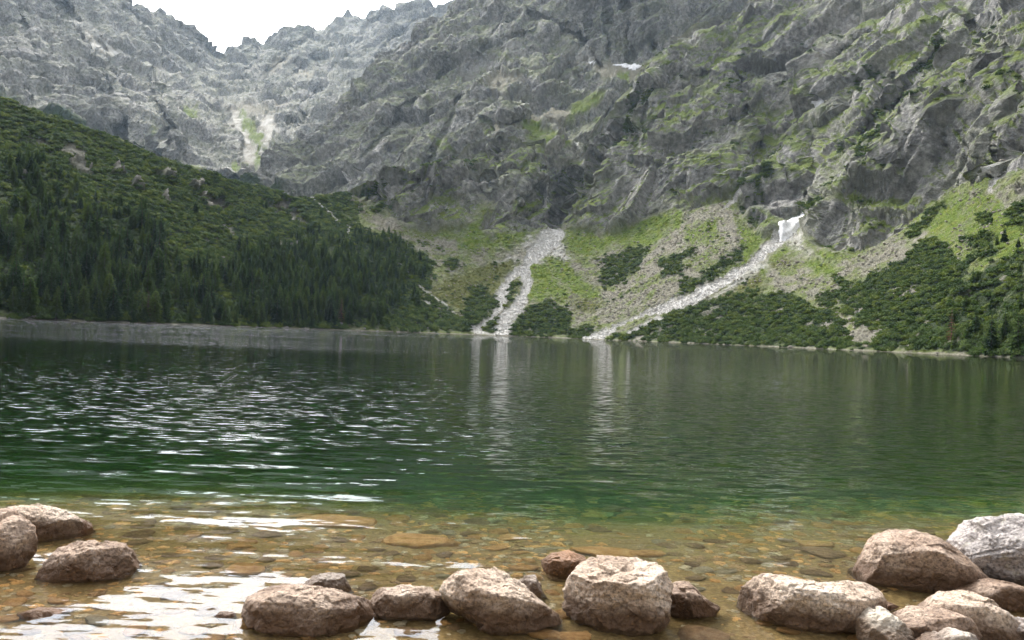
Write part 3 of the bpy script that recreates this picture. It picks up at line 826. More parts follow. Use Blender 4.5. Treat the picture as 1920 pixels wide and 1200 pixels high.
def add_terrain(name, label, cols, top, bottom, nrows, tps, kind_seed, cliff_fn, back=True, dip=False, fixes=None, fresh=0.0):
    C = np.asarray(cols, float)
    yt = curve(top, C); yb = bottom(C)
    t = np.linspace(0, 1, nrows)[:, None]
    PX = np.broadcast_to(C, (nrows, len(C))).copy()
    PY = yb[None, :] * (1 - t) + yt[None, :] * t
    R = tps(PX, PY)
    if fixes is not None:
        R = fixes(PX, PY, R)
    base = at(PX, PY, R)
    N = normals_of(base)
    flip = (np.einsum('ijk,ijk->ij', N, CAM - base) < 0)
    N[flip] *= -1
    shp = PX.shape
    flat = base.reshape(-1, 3)
    wob = (fbm(np.c_[PX.ravel() / 16, PY.ravel() / 16, np.zeros(PX.size)], 5, 901, 0.62).reshape(shp) * 26,
           fbm(np.c_[PX.ravel() / 16, PY.ravel() / 16, np.full(PX.size, 9.0)], 5, 911, 0.62).reshape(shp) * 20)
    m = cover_fields(PX, PY, wob)
    cliff = cliff_fn(PX, PY, m) * (1 - 0.97 * m['snow'])
    # thickets are never solid: gaps along the ledges, small clearings below
    cz, sz = math.cos(0.75), math.sin(0.75)
    led = np.c_[(flat[:, 0] * cz + flat[:, 2] * sz) / 34.0, flat[:, 1] / 30.0, (-flat[:, 0] * sz + flat[:, 2] * cz) / 9.0]
    gap = fbm(led, 4, 515, 0.6).reshape(shp)
    gap2 = fbm(flat / 14.0, 4, 525, 0.6).reshape(shp)
    m['shrub'] = m['shrub'] * (cliff * sstep(-0.12, 0.06, gap) + (1 - cliff) * sstep(-0.34, -0.16, gap2))
    m['grass'] = m['grass'] * (cliff * sstep(-0.35, 0.0, gap) + (1 - cliff) * (0.72 + 0.28 * sstep(-0.3, 0.0, gap2)))
    m['talus'] = m['talus'] * (0.6 + 0.4 * sstep(-0.3, 0.05, gap2))
    big = 1.0 if dip else 1.15 if fresh == 0 else 1.2          # the far walls show only their larger forms
    rel, fine = (q.reshape(shp) * big for q in rock_relief(flat / big, kind_seed))
    rel = rel.copy()
    rel[1:-1, :] = 0.25 * rel[:-2, :] + 0.5 * rel[1:-1, :] + 0.25 * rel[2:, :]
    rel[:, 1:-1] = 0.25 * rel[:, :-2] + 0.5 * rel[:, 1:-1] + 0.25 * rel[:, 2:]
    rel = rel + (0.58 if dip else 0.85) * fine
    soft = (2.6 * fbm(flat / 38.0, 3, kind_seed + 80) + 1.3 * fbm(flat / 7.0, 3, kind_seed + 90)
            + 0.5 * blocks(flat / 2.6, kind_seed + 95)).reshape(shp)
    edge = sstep(0, 0.02, t) * np.ones(shp)
    disp = (rel * cliff + soft * (1 - cliff)) * (edge if dip else 1.0)
    disp = disp - m['white'] * 1.5 * edge
    P = base + N * disp[..., None]
    if dip:
        P[..., 2] = np.where(t < 0.02, base[..., 2], np.maximum(P[..., 2], 0.12))
    N2 = normals_of(P)
    N2[np.einsum('ijk,ijk->ij', N2, CAM - P) < 0] *= -1
    # grass settles where ledges face up
    up = N2[..., 2]
    gn = fbm(flat / 30.0, 4, 333).reshape(shp)
    ledge = sstep(0.46, 0.64, up + 0.28 * gn) * cliff * sstep(-0.4, 0.0, fbm(flat / 110.0, 3, 345).reshape(shp))
    ledge = ledge * (1.0 if dip else 0.45 if fresh == 0 else 0.2)
    grass = np.clip(np.maximum(m['grass'] * (0.9 + 0.1 * (1 - cliff)) * sstep(-0.55, -0.1, gn + 0.9 * up - 0.5), np.maximum(m['olive'], 0)), 0, 1)
    turf = (1 - cliff) * (1 - m['white']) * (1 - m['outcrop']) * (0.75 * (1 - m['talus']) * sstep(-0.35, 0.1, gap2 + 0.4 * gn) + 0.75 * m['talus'] * sstep(-0.08, 0.2, gap2 + 0.6 * gn))
    grass = np.maximum(np.maximum(grass, turf if dip else 0 * turf), 0.9 * ledge)
    grass *= (1 - 0.75 * m['thin']) * (1 - 0.9 * m['outcrop'])
    fields = {
        'grass': grass * (1 - m['white']),
        'olive': np.clip(m['olive'] + 0.15 * cliff + 0.25 * sstep(0, 0.5, gn), 0, 1),
        'talus': np.clip(np.maximum(m['talus'], 0.8 * (1 - cliff)), 0, 1),
        'white': np.clip(np.maximum(m['white'] * (0.86 + 0.14 * sstep(-0.35, 0.05, gap2)), np.maximum(0.75 * m['thin'] * sstep(-0.3, 0.3, gn), 0.55 * m['trail'])), 0, 1),
        'shrub': np.clip(np.maximum(m['shrub'], m['hill']) * (1 - m['white']) * (1 - m['outcrop']) * (1 - m['trail']) * (1 - 0.8 * m['grass'] * m['hill']), 0, 1),
        'stony': np.clip(sstep(0.9, 0.35, P[..., 2] + 1.3 * gap2) * (0.9 if dip else 0), 0, 1),
        'pale': np.clip(fresh + 0.55 * m['outcrop'] + sstep(0.12, 0.45, fbm(flat * np.array([1, 1, 0.5]) / 48.0, 4, 377).reshape(shp)) * cliff, 0, 1),  # fresh adds paleness to the far rock, partly in place of haze
    }
    rows = [P]
    extra = {k: [v] for k, v in fields.items()}
    if dip:     # the slope runs on under water
        d0 = P[0].copy(); rad = d0[:, :2] / np.linalg.norm(d0[:, :2], axis=1, keepdims=True)
        low = []
        for dr, z in ((60, -14.0), (25, -6.0), (6, -1.2), (1.2, -0.25)):
            q = d0.copy(); q[:, :2] -= rad * dr; q[:, 2] = z; low.append(q)
        rows = [np.array(low)] + rows
        for k in extra: extra[k] = [np.repeat(fields[k][:1], 4, 0)] + extra[k]
    if back:    # and down again behind the crest
        d0 = P[-1].copy(); rad = d0[:, :2] / np.linalg.norm(d0[:, :2], axis=1, keepdims=True)
        low = []
        for dr, dz in ((6, 2), (25, 14), (70, 55), (160, 160), (320, 380)):
            q = d0.copy(); q[:, :2] += rad * dr; q[:, 2] = np.maximum(q[:, 2] - dz, -5); low.append(q)
        rows = rows + [np.array(low)]
        for k in extra: extra[k] = extra[k] + [np.repeat(fields[k][-1:], 5, 0)]
    G = np.concatenate(rows, 0)
    me = mesh_of(name, G.reshape(-1, 3), grid_faces(G.shape[0], G.shape[1]), smooth=False)
    for k, v in extra.items():
        attr(me, k, np.concatenate(v, 0))
    o = obj(name, me, M_TERRAIN)
    tag(o, label, 'mountain', kind='structure')
    return dict(ledge=ledge, P=P, N=N2, PX=PX, PY=PY, m=m, cliff=cliff, fields=fields, obj=o)


def cols(a, b, step, lo=None, hi=None, coarse=16.0):
    parts = []
    if lo is not None: parts.append(np.arange(lo, a, coarse))
    parts.append(np.arange(a, b, step))
    if hi is not None: parts.append(np.arange(b, hi, coarse))
    return np.concatenate(parts)


# --- the lake's surrounding slopes: wooded hill, screes, buttresses
_sx = np.array([-900, -300, 0, 150, 300, 450, 600, 750, 900, 1000, 1100, 1200, 1300, 1430, 1560, 1660, 1760, 1840, 1920, 2200, 2700.])
_sr = shore_r(_sx)
_sy = level_py(_sx, _sr, 0.0)
L_CTRL = [(a, b, c) for a, b, c in zip(_sx, _sy, _sr)] + [
    (-700, 60, 560), (-300, 90, 620), (0, 178, 665), (0, 400, 500), (150, 237, 670), (150, 430, 510), (320, 300, 690), (320, 470, 530), (450, 345, 760), (450, 490, 600), (547, 368, 830), (560, 500, 640),
    (640, 362, 900), (660, 470, 740), (700, 560, 650), (690, 332, 930), (700, 400, 880), (800, 315, 965), (800, 440, 890), (800, 530, 770), (860, 480, 850), (880, 262, 1060), (930, 250, 1080), (940, 400, 935), (940, 520, 830),
    (1040, 300, 1060), (1040, 425, 955), (1010, 500, 860), (960, 580, 750), (1130, 440, 925), (1120, 540, 800), (1250, 430, 860), (1230, 540, 720), (1130, 215, 1100), (1200, 300, 960), (1262, 72, 1180), (1300, 250, 980), (1350, 20, 1230),
    (1390, 380, 850), (1350, 470, 730), (1450, 430, 780), (1490, 420, 775), (1440, 520, 660), (1480, 590, 565), (1510, 395, 790), (1525, 300, 890), (1540, 205, 985), (1530, 60, 1130), (1550, -80, 1280),
    (1570, 365, 720), (1600, 465, 640), (1650, 420, 660), (1660, 560, 520), (1740, 380, 660), (1760, 470, 540), (1690, 250, 780), (1750, 130, 850), (1800, 0, 960), (1900, -260, 1150), (1860, 330, 570), (1850, 500, 440),
    (1920, 380, 510), (1920, 240, 600), (1920, 100, 730), (2200, 300, 420), (2200, 0, 620), (2300, -330, 850), (2700, 300, 300), (2700, -330, 620)]
L_TPS = TPS(L_CTRL)
CLIFFS_L = [
    [(655, 356), (690, 334), (740, 318), (838, 302), (862, 280), (885, 258), (920, 244), (990, 255), (1045, 297), (1070, 300), (1115, 236), (1205, 136), (1262, 68), (1350, 16), (1420, -30), (1900, -300), (2800, -360), (2800, 250), (1990, 300), (1925, 310), (1868, 332), (1840, 320), (1770, 355), (1735, 385), (1700, 420), (1640, 452), (1590, 470), (1540, 462), (1510, 440), (1500, 400), (1470, 445), (1430, 440), (1395, 400), (1385, 365), (1300, 385), (1220, 405), (1160, 435), (1120, 432), (1060, 425), (1030, 420), (1000, 435), (960, 440), (920, 445), (900, 430), (908, 405), (925, 375), (900, 385), (870, 425), (800, 432), (770, 425), (730, 405), (700, 380), (670, 372)],
]


def cliff_L(px, py, m):
    c = area(px, py, CLIFFS_L, 9.0)
    return np.clip(np.maximum(c * (1 - 0.85 * m['grass'] * sstep(300, 420, py)), 0.35 * m['outcrop']), 0, 1)


GROOVES = [(Zm(3, q), a, w) for q, a, w in (
    ([(1490, 150), (1400, 320), (1300, 400), (1180, 560), (1100, 620), (1000, 760)], 20, 5), ([(1010, 480), (960, 600), (900, 640), (800, 720)], 14, 5), ([(1745, 400), (1780, 600), (1750, 760), (1740, 930)], 16, 4),
    ([(1600, 110), (1750, 210), (1920, 330)], 14, 5), ([(330, 470), (350, 620), (440, 820)], 12, 4), ([(0, 430), (250, 390), (340, 470)], 10, 4), ([(325, 840), (280, 960), (258, 1050)], 16, 4),
    ([(640, 940), (690, 1040), (700, 1130)], 16, 4), ([(1290, 480), (1320, 620), (1250, 760)], 9, 4), ([(1500, 300), (1700, 320), (1900, 420)], 9, 4), ([(1400, 520), (1520, 700), (1660, 900)], 8, 4),
    ([(760, 440), (900, 300), (1050, 180)], 10, 4), ([(100, 600), (260, 660), (360, 780)], 9, 4), ([(1180, 420), (1090, 640), (1000, 860), (900, 1040)], 9, 4), ([(1560, 560), (1420, 760), (1240, 900)], 9, 4),
    ([(720, 380), (740, 480), (765, 600)], 12, 4), ([(860, 1060), (1000, 960), (1200, 900)], 8, 4), ([(1880, 480), (1800, 640), (1790, 800)], 10, 4), ([(60, 900), (180, 1000), (170, 1120)], 8, 4))]
GROOVES += [(Zm(2, q), a, w) for q, a, w in (
    ([(830, 1000), (820, 1060)], 12, 3), ([(1130, 960), (1050, 1060), (990, 1120)], 10, 3), ([(1640, 900), (1780, 930), (1920, 950)], 8, 3), ([(1310, 980), (1240, 1100), (1225, 1200)], 14, 4),
    ([(900, 760), (880, 860), (930, 1000)], 8, 3), ([(1060, 780), (1100, 900), (1090, 1010)], 8, 3), ([(300, 1010), (420, 1000), (600, 1060)], 7, 3), ([(1560, 740), (1460, 900), (1440, 1020)], 10, 3), ([(1800, 420), (1700, 620), (1640, 800)], 9, 3), ([(620, 1000), (560, 1100)], 7, 3))]


def groove(px, py, R):
    j = np.c_[px.ravel() / 22, py.ravel() / 22, np.zeros(px.size)]
    x = px + 12 * fbm(j, 4, 611).reshape(px.shape); y = py + 12 * fbm(j + 40, 4, 613).reshape(px.shape)
    for ln, a_, w_ in GROOVES:
        p = np.array(ln)
        m = (x > p[:, 0].min() - 5 * w_) & (x < p[:, 0].max() + 5 * w_) & (y > p[:, 1].min() - 5 * w_) & (y < p[:, 1].max() + 5 * w_)
        if m.any():
            d = line_dist(x[m], y[m], ln)
            R[m] += a_ * np.exp(-(d / w_) ** 2) - 0.35 * a_ * np.exp(-((d - 2.6 * w_) / (1.6 * w_)) ** 2)
    return R


def fix_L(px, py, R):
    R = groove(px, py, R.copy())
    g1 = line_dist(px, py, [(1082, 285), (1066, 335), (1048, 395), (1041, 425)])
    g2 = line_dist(px, py, [(1545, 190), (1532, 265), (1522, 335), (1512, 400), (1495, 425)])
    g3 = line_dist(px, py, [(1862, 345), (1880, 310), (1900, 285), (1918, 250)])
    g4 = line_dist(px, py, [(1395, 395), (1400, 340), (1420, 280), (1460, 200)])
    g5 = line_dist(px, py, [(1635, 190), (1690, 130), (1760, 50), (1800, 0)])
    R = R + 26 * np.exp(-(g1 / 11) ** 2) + 24 * np.exp(-(g2 / 17) ** 2) + 8 * np.exp(-(g3 / 10) ** 2) + 10 * np.exp(-(g4 / 9) ** 2) + 16 * np.exp(-(g5 / 12) ** 2)
    knob = area(px, py, [[(1505, 460), (1515, 410), (1560, 362), (1650, 362), (1745, 372), (1700, 408), (1600, 446), (1545, 440)]], 16.0)
    knob2 = area(px, py, [[(1385, 370), (1410, 320), (1450, 310), (1480, 370), (1475, 440), (1432, 445), (1395, 410)]], 7.0)
    R = R - 16 * area(px, py, SNOW[1:2], 9.0)
    return R - 12 * knob - 6 * knob2


L = add_terrain('mountain', 'grey and green mountainside with screes and cliffs rising straight from the far shore of the lake',
                cols(-70, 1990, 1.9, -900, 2700, 22), L_TOP, lambda c: level_py(c, shore_r(c), 0.0), 420, L_TPS, 100, cliff_L, dip=True, fixes=fix_L)

# --- the great wall behind them
W_TPS = TPS([(455, 400, 1420), (470, 345, 1500), (530, 290, 1570), (593, 240, 1650), (640, 175, 1720), (707, 107, 1850), (783, 40, 1950), (850, 0, 1990), (600, 370, 1390), (700, 330, 1360), (800, 330, 1330), (800, 250, 1420), (800, 150, 1620),
             (900, 300, 1200), (900, 235, 1310), (950, 235, 1240), (960, 170, 1370), (960, 300, 1180), (900, 100, 1640), (1050, 270, 1200), (1040, 330, 1150), (1000, 60, 1640), (1060, 190, 1380), (1150, 150, 1480), (1150, 118, 1580), (1150, 0, 1660), (1150, -200, 1880), (1260, 120, 1560), (1280, 0, 1660),
             (1280, 250, 1560), (1500, -330, 2050), (1500, 0, 1750), (1800, -380, 2100), (1800, 0, 1800), (950, -60, 1950), (1250, -250, 1980)])
CLIFFS_W = [[(-2000, -2000), (4000, -2000), (4000, 3000), (-2000, 3000)]]


def cliff_any(px, py, m):
    return np.clip(np.ones(px.shape) * (1 - 0.85 * np.maximum(m['talus'], m['white'])) * (1 - 0.6 * m['grass']), 0, 1)


W_GROOVES = [(Zm(2, q), a, w) for q, a, w in (
    ([(1060, 70), (1200, 140), (1350, 200), (1460, 380)], 26, 5), ([(940, 215), (1080, 180), (1160, 130)], 14, 4), ([(780, 480), (870, 400), (1000, 390), (1130, 440)], 20, 5), ([(500, 220), (360, 320), (220, 470), (60, 640)], 20, 5),
    ([(620, 300), (480, 480), (300, 640), (120, 860)], 18, 5), ([(760, 320), (700, 380), (640, 600)], 18, 5), ([(1330, 420), (1345, 470)], 20, 4), ([(1370, 60), (1400, 200), (1370, 320)], 20, 4), ([(1000, 60), (860, 180), (800, 260)], 16, 4),
    ([(1240, 340), (1120, 400), (1000, 420)], 16, 4), ([(640, 640), (560, 760), (480, 900)], 16, 5), ([(1480, 0), (1500, 120), (1490, 300)], 22, 5), ([(1720, 0), (1700, 150), (1760, 260)], 22, 5), ([(420, 560), (250, 720), (100, 960)], 16, 5))]


def fix_W(px, py, R):
    R = R.copy()
    for ln, a_, w_ in W_GROOVES:
        d = line_dist(px, py, ln)
        R += a_ * np.exp(-(d / w_) ** 2) - 0.35 * a_ * np.exp(-((d - 2.6 * w_) / (1.6 * w_)) ** 2)
    g = line_dist(px, py, [(1172, 0), (1178, 60), (1182, 110)])
    k = area(px, py, [[(900, 215), (930, 180), (965, 162), (990, 175), (1005, 195), (980, 215), (930, 225)]], 6.0)
    k2 = area(px, py, [[(780, 40), (850, 10), (960, -60), (1000, 60), (900, 90), (800, 110)]], 25.0)
    return R + 30 * np.exp(-(g / 6) ** 2) - 45 * k - 60 * k2


Wl = add_terrain('mountain', 'tall dark grey rock wall above the high grassy shelf, cut by a snow-fed gully',
                 cols(458, 1460, 2.1, None, 1800, 14), W_TOP, lambda c: np.maximum(curve(L_TOP, c) + 45, curve(W_TOP, c) + 12), 230, W_TPS, 200, cliff_any, fixes=fix_W)

# --- the hazy cirque at the head of the valley
A_TPS = TPS([(a_, b_, c_ if c_ < 1700 else 1700 + (c_ - 1700) * 1.7) for a_, b_, c_ in [(-900, -60, 1500), (-900, 300, 1200), (-200, -180, 2100), (-200, 250, 1500), (0, -130, 2350), (0, 60, 2050), (0, 200, 1700), (120, 0, 2250), (160, 110, 2050), (200, 260, 1780), (232, 0, 2500), (300, 13, 2650), (300, 100, 2400), (300, 220, 1900), (320, 310, 1780), (345, 42, 2700), (410, 95, 2900), (410, 180, 2400),
             (440, 300, 1850), (470, 345, 1750), (500, 240, 2050), (480, 130, 2700), (500, 72, 2950), (545, 46, 2950), (600, 58, 3050), (600, 150, 2500), (600, 260, 1950), (655, 25, 3500), (740, 8, 3100), (740, 120, 2500), (800, 3, 3100), (960, -60, 3200), (960, 100, 2500)]])


A_GROOVES = [(Zm(1, q), a, w) for q, a, w in (
    ([(330, 0), (420, 130), (490, 280), (560, 420), (640, 560), (700, 760)], 90, 8), ([(160, 290), (230, 400), (300, 520), (380, 660)], 60, 6), ([(0, 300), (90, 440), (180, 560)], 60, 6), ([(100, 60), (150, 200), (190, 300)], 70, 7),
    ([(700, 60), (830, 180), (880, 260), (960, 360)], 80, 6), ([(850, 420), (910, 560), (930, 680), (980, 840)], 80, 6), ([(1000, 130), (1100, 220), (1230, 300)], 80, 6), ([(1450, 220), (1440, 340), (1380, 440)], 110, 6),
    ([(1920, 250), (1700, 380), (1560, 560)], 100, 7), ([(1820, 150), (1620, 300), (1500, 420)], 90, 6), ([(2200, 60), (2000, 260), (1800, 480), (1640, 700)], 110, 7), ([(2400, 60), (2200, 240), (2050, 420)], 100, 6), ([(560, 240), (640, 420), (760, 640)], 60, 6))]


def fix_A(px, py, R):
    R = R.copy()
    j = np.c_[px.ravel() / 26, py.ravel() / 26, np.zeros(px.size)]
    x = px + 24 * fbm(j, 4, 651, 0.6).reshape(px.shape); y = py + 18 * fbm(j + 30, 4, 653, 0.6).reshape(px.shape)
    for ln, a_, w_ in A_GROOVES:
        d = line_dist(x, y, ln)
        R += 0.55 * a_ * np.exp(-(d / w_) ** 2) - 0.15 * a_ * np.exp(-((d - 2.6 * w_) / (1.6 * w_)) ** 2)
    k = area(px, py, [[(280, 142), (300, 138), (340, 137), (362, 162), (425, 205), (448, 262), (462, 330), (330, 320), (300, 270), (330, 240), (295, 190)]], 5.0)
    r1 = line_dist(px, py, [(115, -20), (165, 90), (200, 170), (260, 260)])
    g1 = line_dist(px, py, [(210, 200), (228, 235), (240, 265)])
    g2 = line_dist(px, py, [(470, 60), (475, 110), (440, 160)])
    g3 = line_dist(px, py, [(125, 10), (190, 90), (270, 125), (330, 138)])
    return R - 110 * k - 70 * np.exp(-(r1 / 26) ** 2) + 45 * np.exp(-(g1 / 7) ** 2) + 50 * np.exp(-(g2 / 8) ** 2) + 60 * np.exp(-(g3 / 14) ** 2)


def hill_or_wall(c):
    return np.where(c < 470, curve(L_TOP, c) + 35, np.minimum(curve(L_TOP, c), curve(W_TOP, c)) + 30)


A = add_terrain('mountain', 'pale hazy cirque of jagged peaks closing the valley behind the wooded hill',
                cols(-70, 880, 2.1, -900, 960, 24), A_TOP, hill_or_wall, 200, A_TPS, 300, cliff_any, fixes=fix_A, fresh=0.34)  # pale granite, its colour lightened further to make up for thin haze
print('terrain z', [float(q['P'][..., 2].max()) for q in (L, Wl, A)])

# ------------------------------------------------------------------ lake bed and water
BED = [(-60, 3.0), (-10, 1.0), (0, 0.45), (2.2, 0.06), (3.4, -0.035), (4.4, -0.075), (5.2, -0.12), (6.0, -0.20), (6.7, -0.34), (7.3, -0.58), (8.0, -1.0), (9, -1.6), (12, -2.6), (20, -3.6), (60, -6), (150, -10), (1200, -12)]


def bed_z(x, y):
    x = np.asarray(x, float); y = np.asarray(y, float)
    e = y - 0.045 * x + 0.25 * np.sin(x * 0.9 + 1.0)
    z = curve(BED, e)
    P = np.c_[np.ravel(x), np.ravel(y), np.zeros(np.size(x))]
    z = z + (0.018 * fbm(P / 0.9, 3, 41) + 0.008 * fbm(P / 0.16, 3, 43)).reshape(np.shape(x))
    return z


bx = np.concatenate([np.array([-900, -300, -100, -40, -20, -12.]), np.linspace(-8, 8, 340), np.array([12, 20, 40, 100, 300, 900.])])
by = np.concatenate([np.array([-60, -20, -6, -2, 0, 1.5, 2.5]), 3.0 * (14.0 / 3.0) ** np.linspace(0, 1, 260), np.array([16, 20, 30, 60, 150, 400, 1200.])])
BX, BY = np.meshgrid(bx, by)
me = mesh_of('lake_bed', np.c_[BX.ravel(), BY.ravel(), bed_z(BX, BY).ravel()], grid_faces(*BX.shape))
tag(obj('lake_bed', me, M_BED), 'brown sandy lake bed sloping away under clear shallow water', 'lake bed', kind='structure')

wv = np.array([(x, y, z) for z in (-25.0, 0.0) for x, y in ((-1000, -80), (1000, -80), (1000, 1100), (-1000, 1100))])
wf = np.array([(3, 2, 1, 0), (4, 5, 6, 7), (0, 1, 5, 4), (1, 2, 6, 5), (2, 3, 7, 6), (3, 0, 4, 7)])
tag(obj('lake', mesh_of('lake', wv, wf, smooth=False), M_WATER), 'green rippled mountain lake with clear shallows', 'lake', kind='structure')


# ------------------------------------------------------------------ boulders
def cube_sphere(n):
    g = np.tan(np.linspace(-1, 1, n) * math.pi / 4)
    U, V = np.meshgrid(g, g)
    one = np.ones_like(U)
    faces, vs_ = [], []
    for k, (a, b, c) in enumerate(((one, U, V), (-one, V, U), (V, one, U), (U, -one, V), (U, V, one), (V, U, -one))):
        p = np.stack([a, b, c], -1).reshape(-1, 3)
        vs_.append(p / np.linalg.norm(p, axis=1, keepdims=True))
        faces.append(grid_faces(n, n) + k * n * n)
    P = np.concatenate(vs_); Fq = np.concatenate(faces)
    key = np.round(P * 1e5).astype(np.int64)
    _, first, inv = np.unique(key, axis=0, return_index=True, return_inverse=True)
    return P[first], inv.ravel()[Fq]


_SPH = {}


def sphere(n):
    if n not in _SPH: _SPH[n] = cube_sphere(n)
    return _SPH[n]


def radial(outline, cx, cy, n=180):
    p = np.array(outline, float) - (cx, cy)
    p[:, 1] *= -1
    ang = np.linspace(-math.pi, math.pi, n, endpoint=False)
    r = np.zeros(n)
    for k, a in enumerate(ang):
        d = np.array([math.cos(a), math.sin(a)])
        best = 0
        for i in range(len(p)):
            q, e = p[i], p[(i + 1) % len(p)] - p[i]
            den = d[0] * e[1] - d[1] * e[0]
            if abs(den) < 1e-9: continue
            t = (q[0] * e[1] - q[1] * e[0]) / den
            s = (q[0] * d[1] - q[1] * d[0]) / den
            if t > 0 and -1e-6 <= s <= 1 + 1e-6: best = max(best, t)
        r[k] = best
    r = (np.roll(r, 1) + 2 * r + np.roll(r, -1)) / 4
    return lambda phi: np.interp(phi, np.r_[ang, math.pi], np.r_[r, r[0]])


def smin(a, b, k):
    h = np.clip(0.5 + 0.5 * (b - a) / k, 0, 1)
    return b * (1 - h) + a * h - k * h * (1 - h)


def boulder(label, outline, mat, planes=(), deep=0.8, seed=1, n=44, sit=None, rough=1.0, lift=0.0, cat='boulder', name='boulder', group=None):
    o = np.array(outline, float)
    cx = 0.5 * (o[:, 0].min() + o[:, 0].max()); cyy = 0.5 * (o[:, 1].min() + o[:, 1].max())
    wpx = np.ptp(o[:, 0]); hpx = np.ptp(o[:, 1])
    yb = o[:, 1].max() if sit is None else sit
    z = -0.06
    for _ in range(4):                         # where the foot meets the lake bed
        d = ray(cx, yb); G = CAM + d * ((z + lift - CAM_H) / d[2]); z = max(float(bed_z(G[0], G[1])), -0.05)
    u = ray(cx, cyy); u = u / np.linalg.norm(u)
    half = deep * 0.5 * (0.5 * wpx + 0.5 * hpx) / F_PX * np.linalg.norm(G - CAM)
    dist = np.dot(G - CAM, u) + 0.45 * half
    sc = dist / F_PX * (1.0 / np.dot(u, CF))
    c0 = CAM + u * dist
    right = CR - np.dot(CR, u) * u; right /= np.linalg.norm(right)
    upv = np.cross(right, u)
    D, Fq = sphere(n)
    a, b, c = D[:, 0], D[:, 1], D[:, 2]        # right, up, towards the viewer
    Rf = radial(outline, cx, cyy)
    Rr = Rf(np.arctan2(b, a)) * sc * 0.93
    p = 3.2
    rad = ((np.hypot(a, b) / Rr) ** p + (np.abs(c) / half) ** p) ** (-1 / p)
    size = 0.5 * sc * min(wpx, hpx)
    rs = np.random.default_rng(seed)
    pl = list(planes) + [(rs.normal() * 0.25, -0.45, 1.0, 0.70), (rs.normal() * 0.18, 1.0, 0.45, 0.76), (-0.8, rs.normal() * 0.3, 0.7, 0.8), (0.8, rs.normal() * 0.3, 0.7, 0.8)]
    for _ in range(10):
        q = rs.normal(size=3); q[2] = abs(q[2]) + 0.3; pl.append((*q, rs.uniform(0.80, 0.97)))
    for (na, nb, nc, k) in pl:
        nn = np.array([na, nb, nc]); nn = nn / np.linalg.norm(nn)
        sup = np.max((D * rad[:, None]) @ nn)
        dn = D @ nn
        lim = np.where(dn > 0.05, k * sup / np.maximum(dn, 0.05), 1e3)
        rad = smin(rad, np.minimum(lim, rad * 3), 0.018 * size)
    Q = D * rad[:, None]
    s3 = Q / size
    rad = rad + size * rough * (0.06 * fbm(s3 * 1.3 + seed, 3, seed) + 0.05 * blocks(s3 * 1.4 + seed, seed) + 0.018 * blocks(s3 * 4.2 + seed, seed + 2) - 0.07 * (ridged(s3 * np.array([1, 1.6, 1]) * 1.5 + seed * 3.1, 3, seed + 7) - 0.6)
                                + 0.05 * fbm(s3 * 5 + seed, 3, seed + 13) - 0.03 * np.maximum(ridged(s3 * np.array([0.8, 2.2, 0.8]) * 1.8 - seed, 2, seed + 19) - 0.82, 0) * 5)
    Q = D * rad[:, None]
    V = right * Q[:, :1] + upv * Q[:, 1:2] - u * Q[:, 2:3]
    org = c0.copy(); org[2] = float(bed_z(c0[0], c0[1])) + lift
    if sit is None:                            # stand it on the bed: the foot under water reaches down
        foot = org[2] - 0.03 - c0[2]; low = V[:, 2].min()
        if foot < low: V[:, 2] = np.where(V[:, 2] < 0, V[:, 2] * foot / low, V[:, 2])
    me = mesh_of(name, V + (c0 - org), Fq)
    ob = obj(name, me, mat)
    ob.location = org
    return tag(ob, label, cat, group)


PINK = stone_material('pinkish_granite', [(0.25, (0.30, 0.215, 0.155)), (0.5, (0.52, 0.41, 0.32)), (0.75, (0.70, 0.60, 0.50))])
BROWN = stone_material('brown_granite', [(0.25, (0.20, 0.135, 0.092)), (0.5, (0.36, 0.265, 0.20)), (0.75, (0.52, 0.42, 0.335))])
PALE = stone_material('pale_granite', [(0.25, (0.42, 0.36, 0.30)), (0.5, (0.58, 0.52, 0.45)), (0.75, (0.70, 0.65, 0.58))])
GREY = stone_material('lichened_granite', [(0.25, (0.30, 0.265, 0.25)), (0.5, (0.42, 0.385, 0.37)), (0.75, (0.52, 0.485, 0.46))], speck=0.8, lich=0.45)
CREAM = stone_material('cream_quartz', [(0.25, (0.52, 0.43, 0.31)), (0.5, (0.70, 0.63, 0.52)), (0.75, (0.80, 0.75, 0.66))], speck=0.3)
RUST = stone_material('rusty_stone', [(0.25, (0.26, 0.115, 0.045)), (0.5, (0.42, 0.22, 0.11)), (0.75, (0.55, 0.36, 0.25))], speck=0.4)

TOPF = (0.05, 1.0, 0.35)
boulder('large flat-topped brown boulder with a slanting crest, lying beside the small pale rock', [(468, 1150), (475, 1125), (500, 1108), (520, 1103), (560, 1105), (610, 1112), (650, 1122), (685, 1130), (693, 1150), (696, 1185), (680, 1194), (620, 1198), (560, 1193), (520, 1190), (503, 1182), (480, 1170)], BROWN, [(0.18, 1, 0.55, 0.80), (-0.1, -0.1, 1, 0.86)], 1.0, 3, 64)
boulder('small pale wrinkled rock poking up behind the large flat-topped brown boulder', [(560, 1104), (590, 1083), (615, 1077), (640, 1079), (650, 1098), (660, 1124), (620, 1126), (575, 1122)], PALE, [(-0.6, 1, 0.5, 0.85)], 0.9, 4, 34, rough=1.4)
boulder('rounded brown boulder with a bleached top, wedged beside the broad pale-topped boulder', [(696, 1130), (700, 1112), (720, 1105), (760, 1100), (800, 1105), (830, 1116), (840, 1140), (836, 1165), (800, 1172), (740, 1174), (710, 1162), (697, 1147)], PINK, [(*TOPF, 0.8), (0.1, 0.1, 1, 0.85)], 0.95, 5, 56)
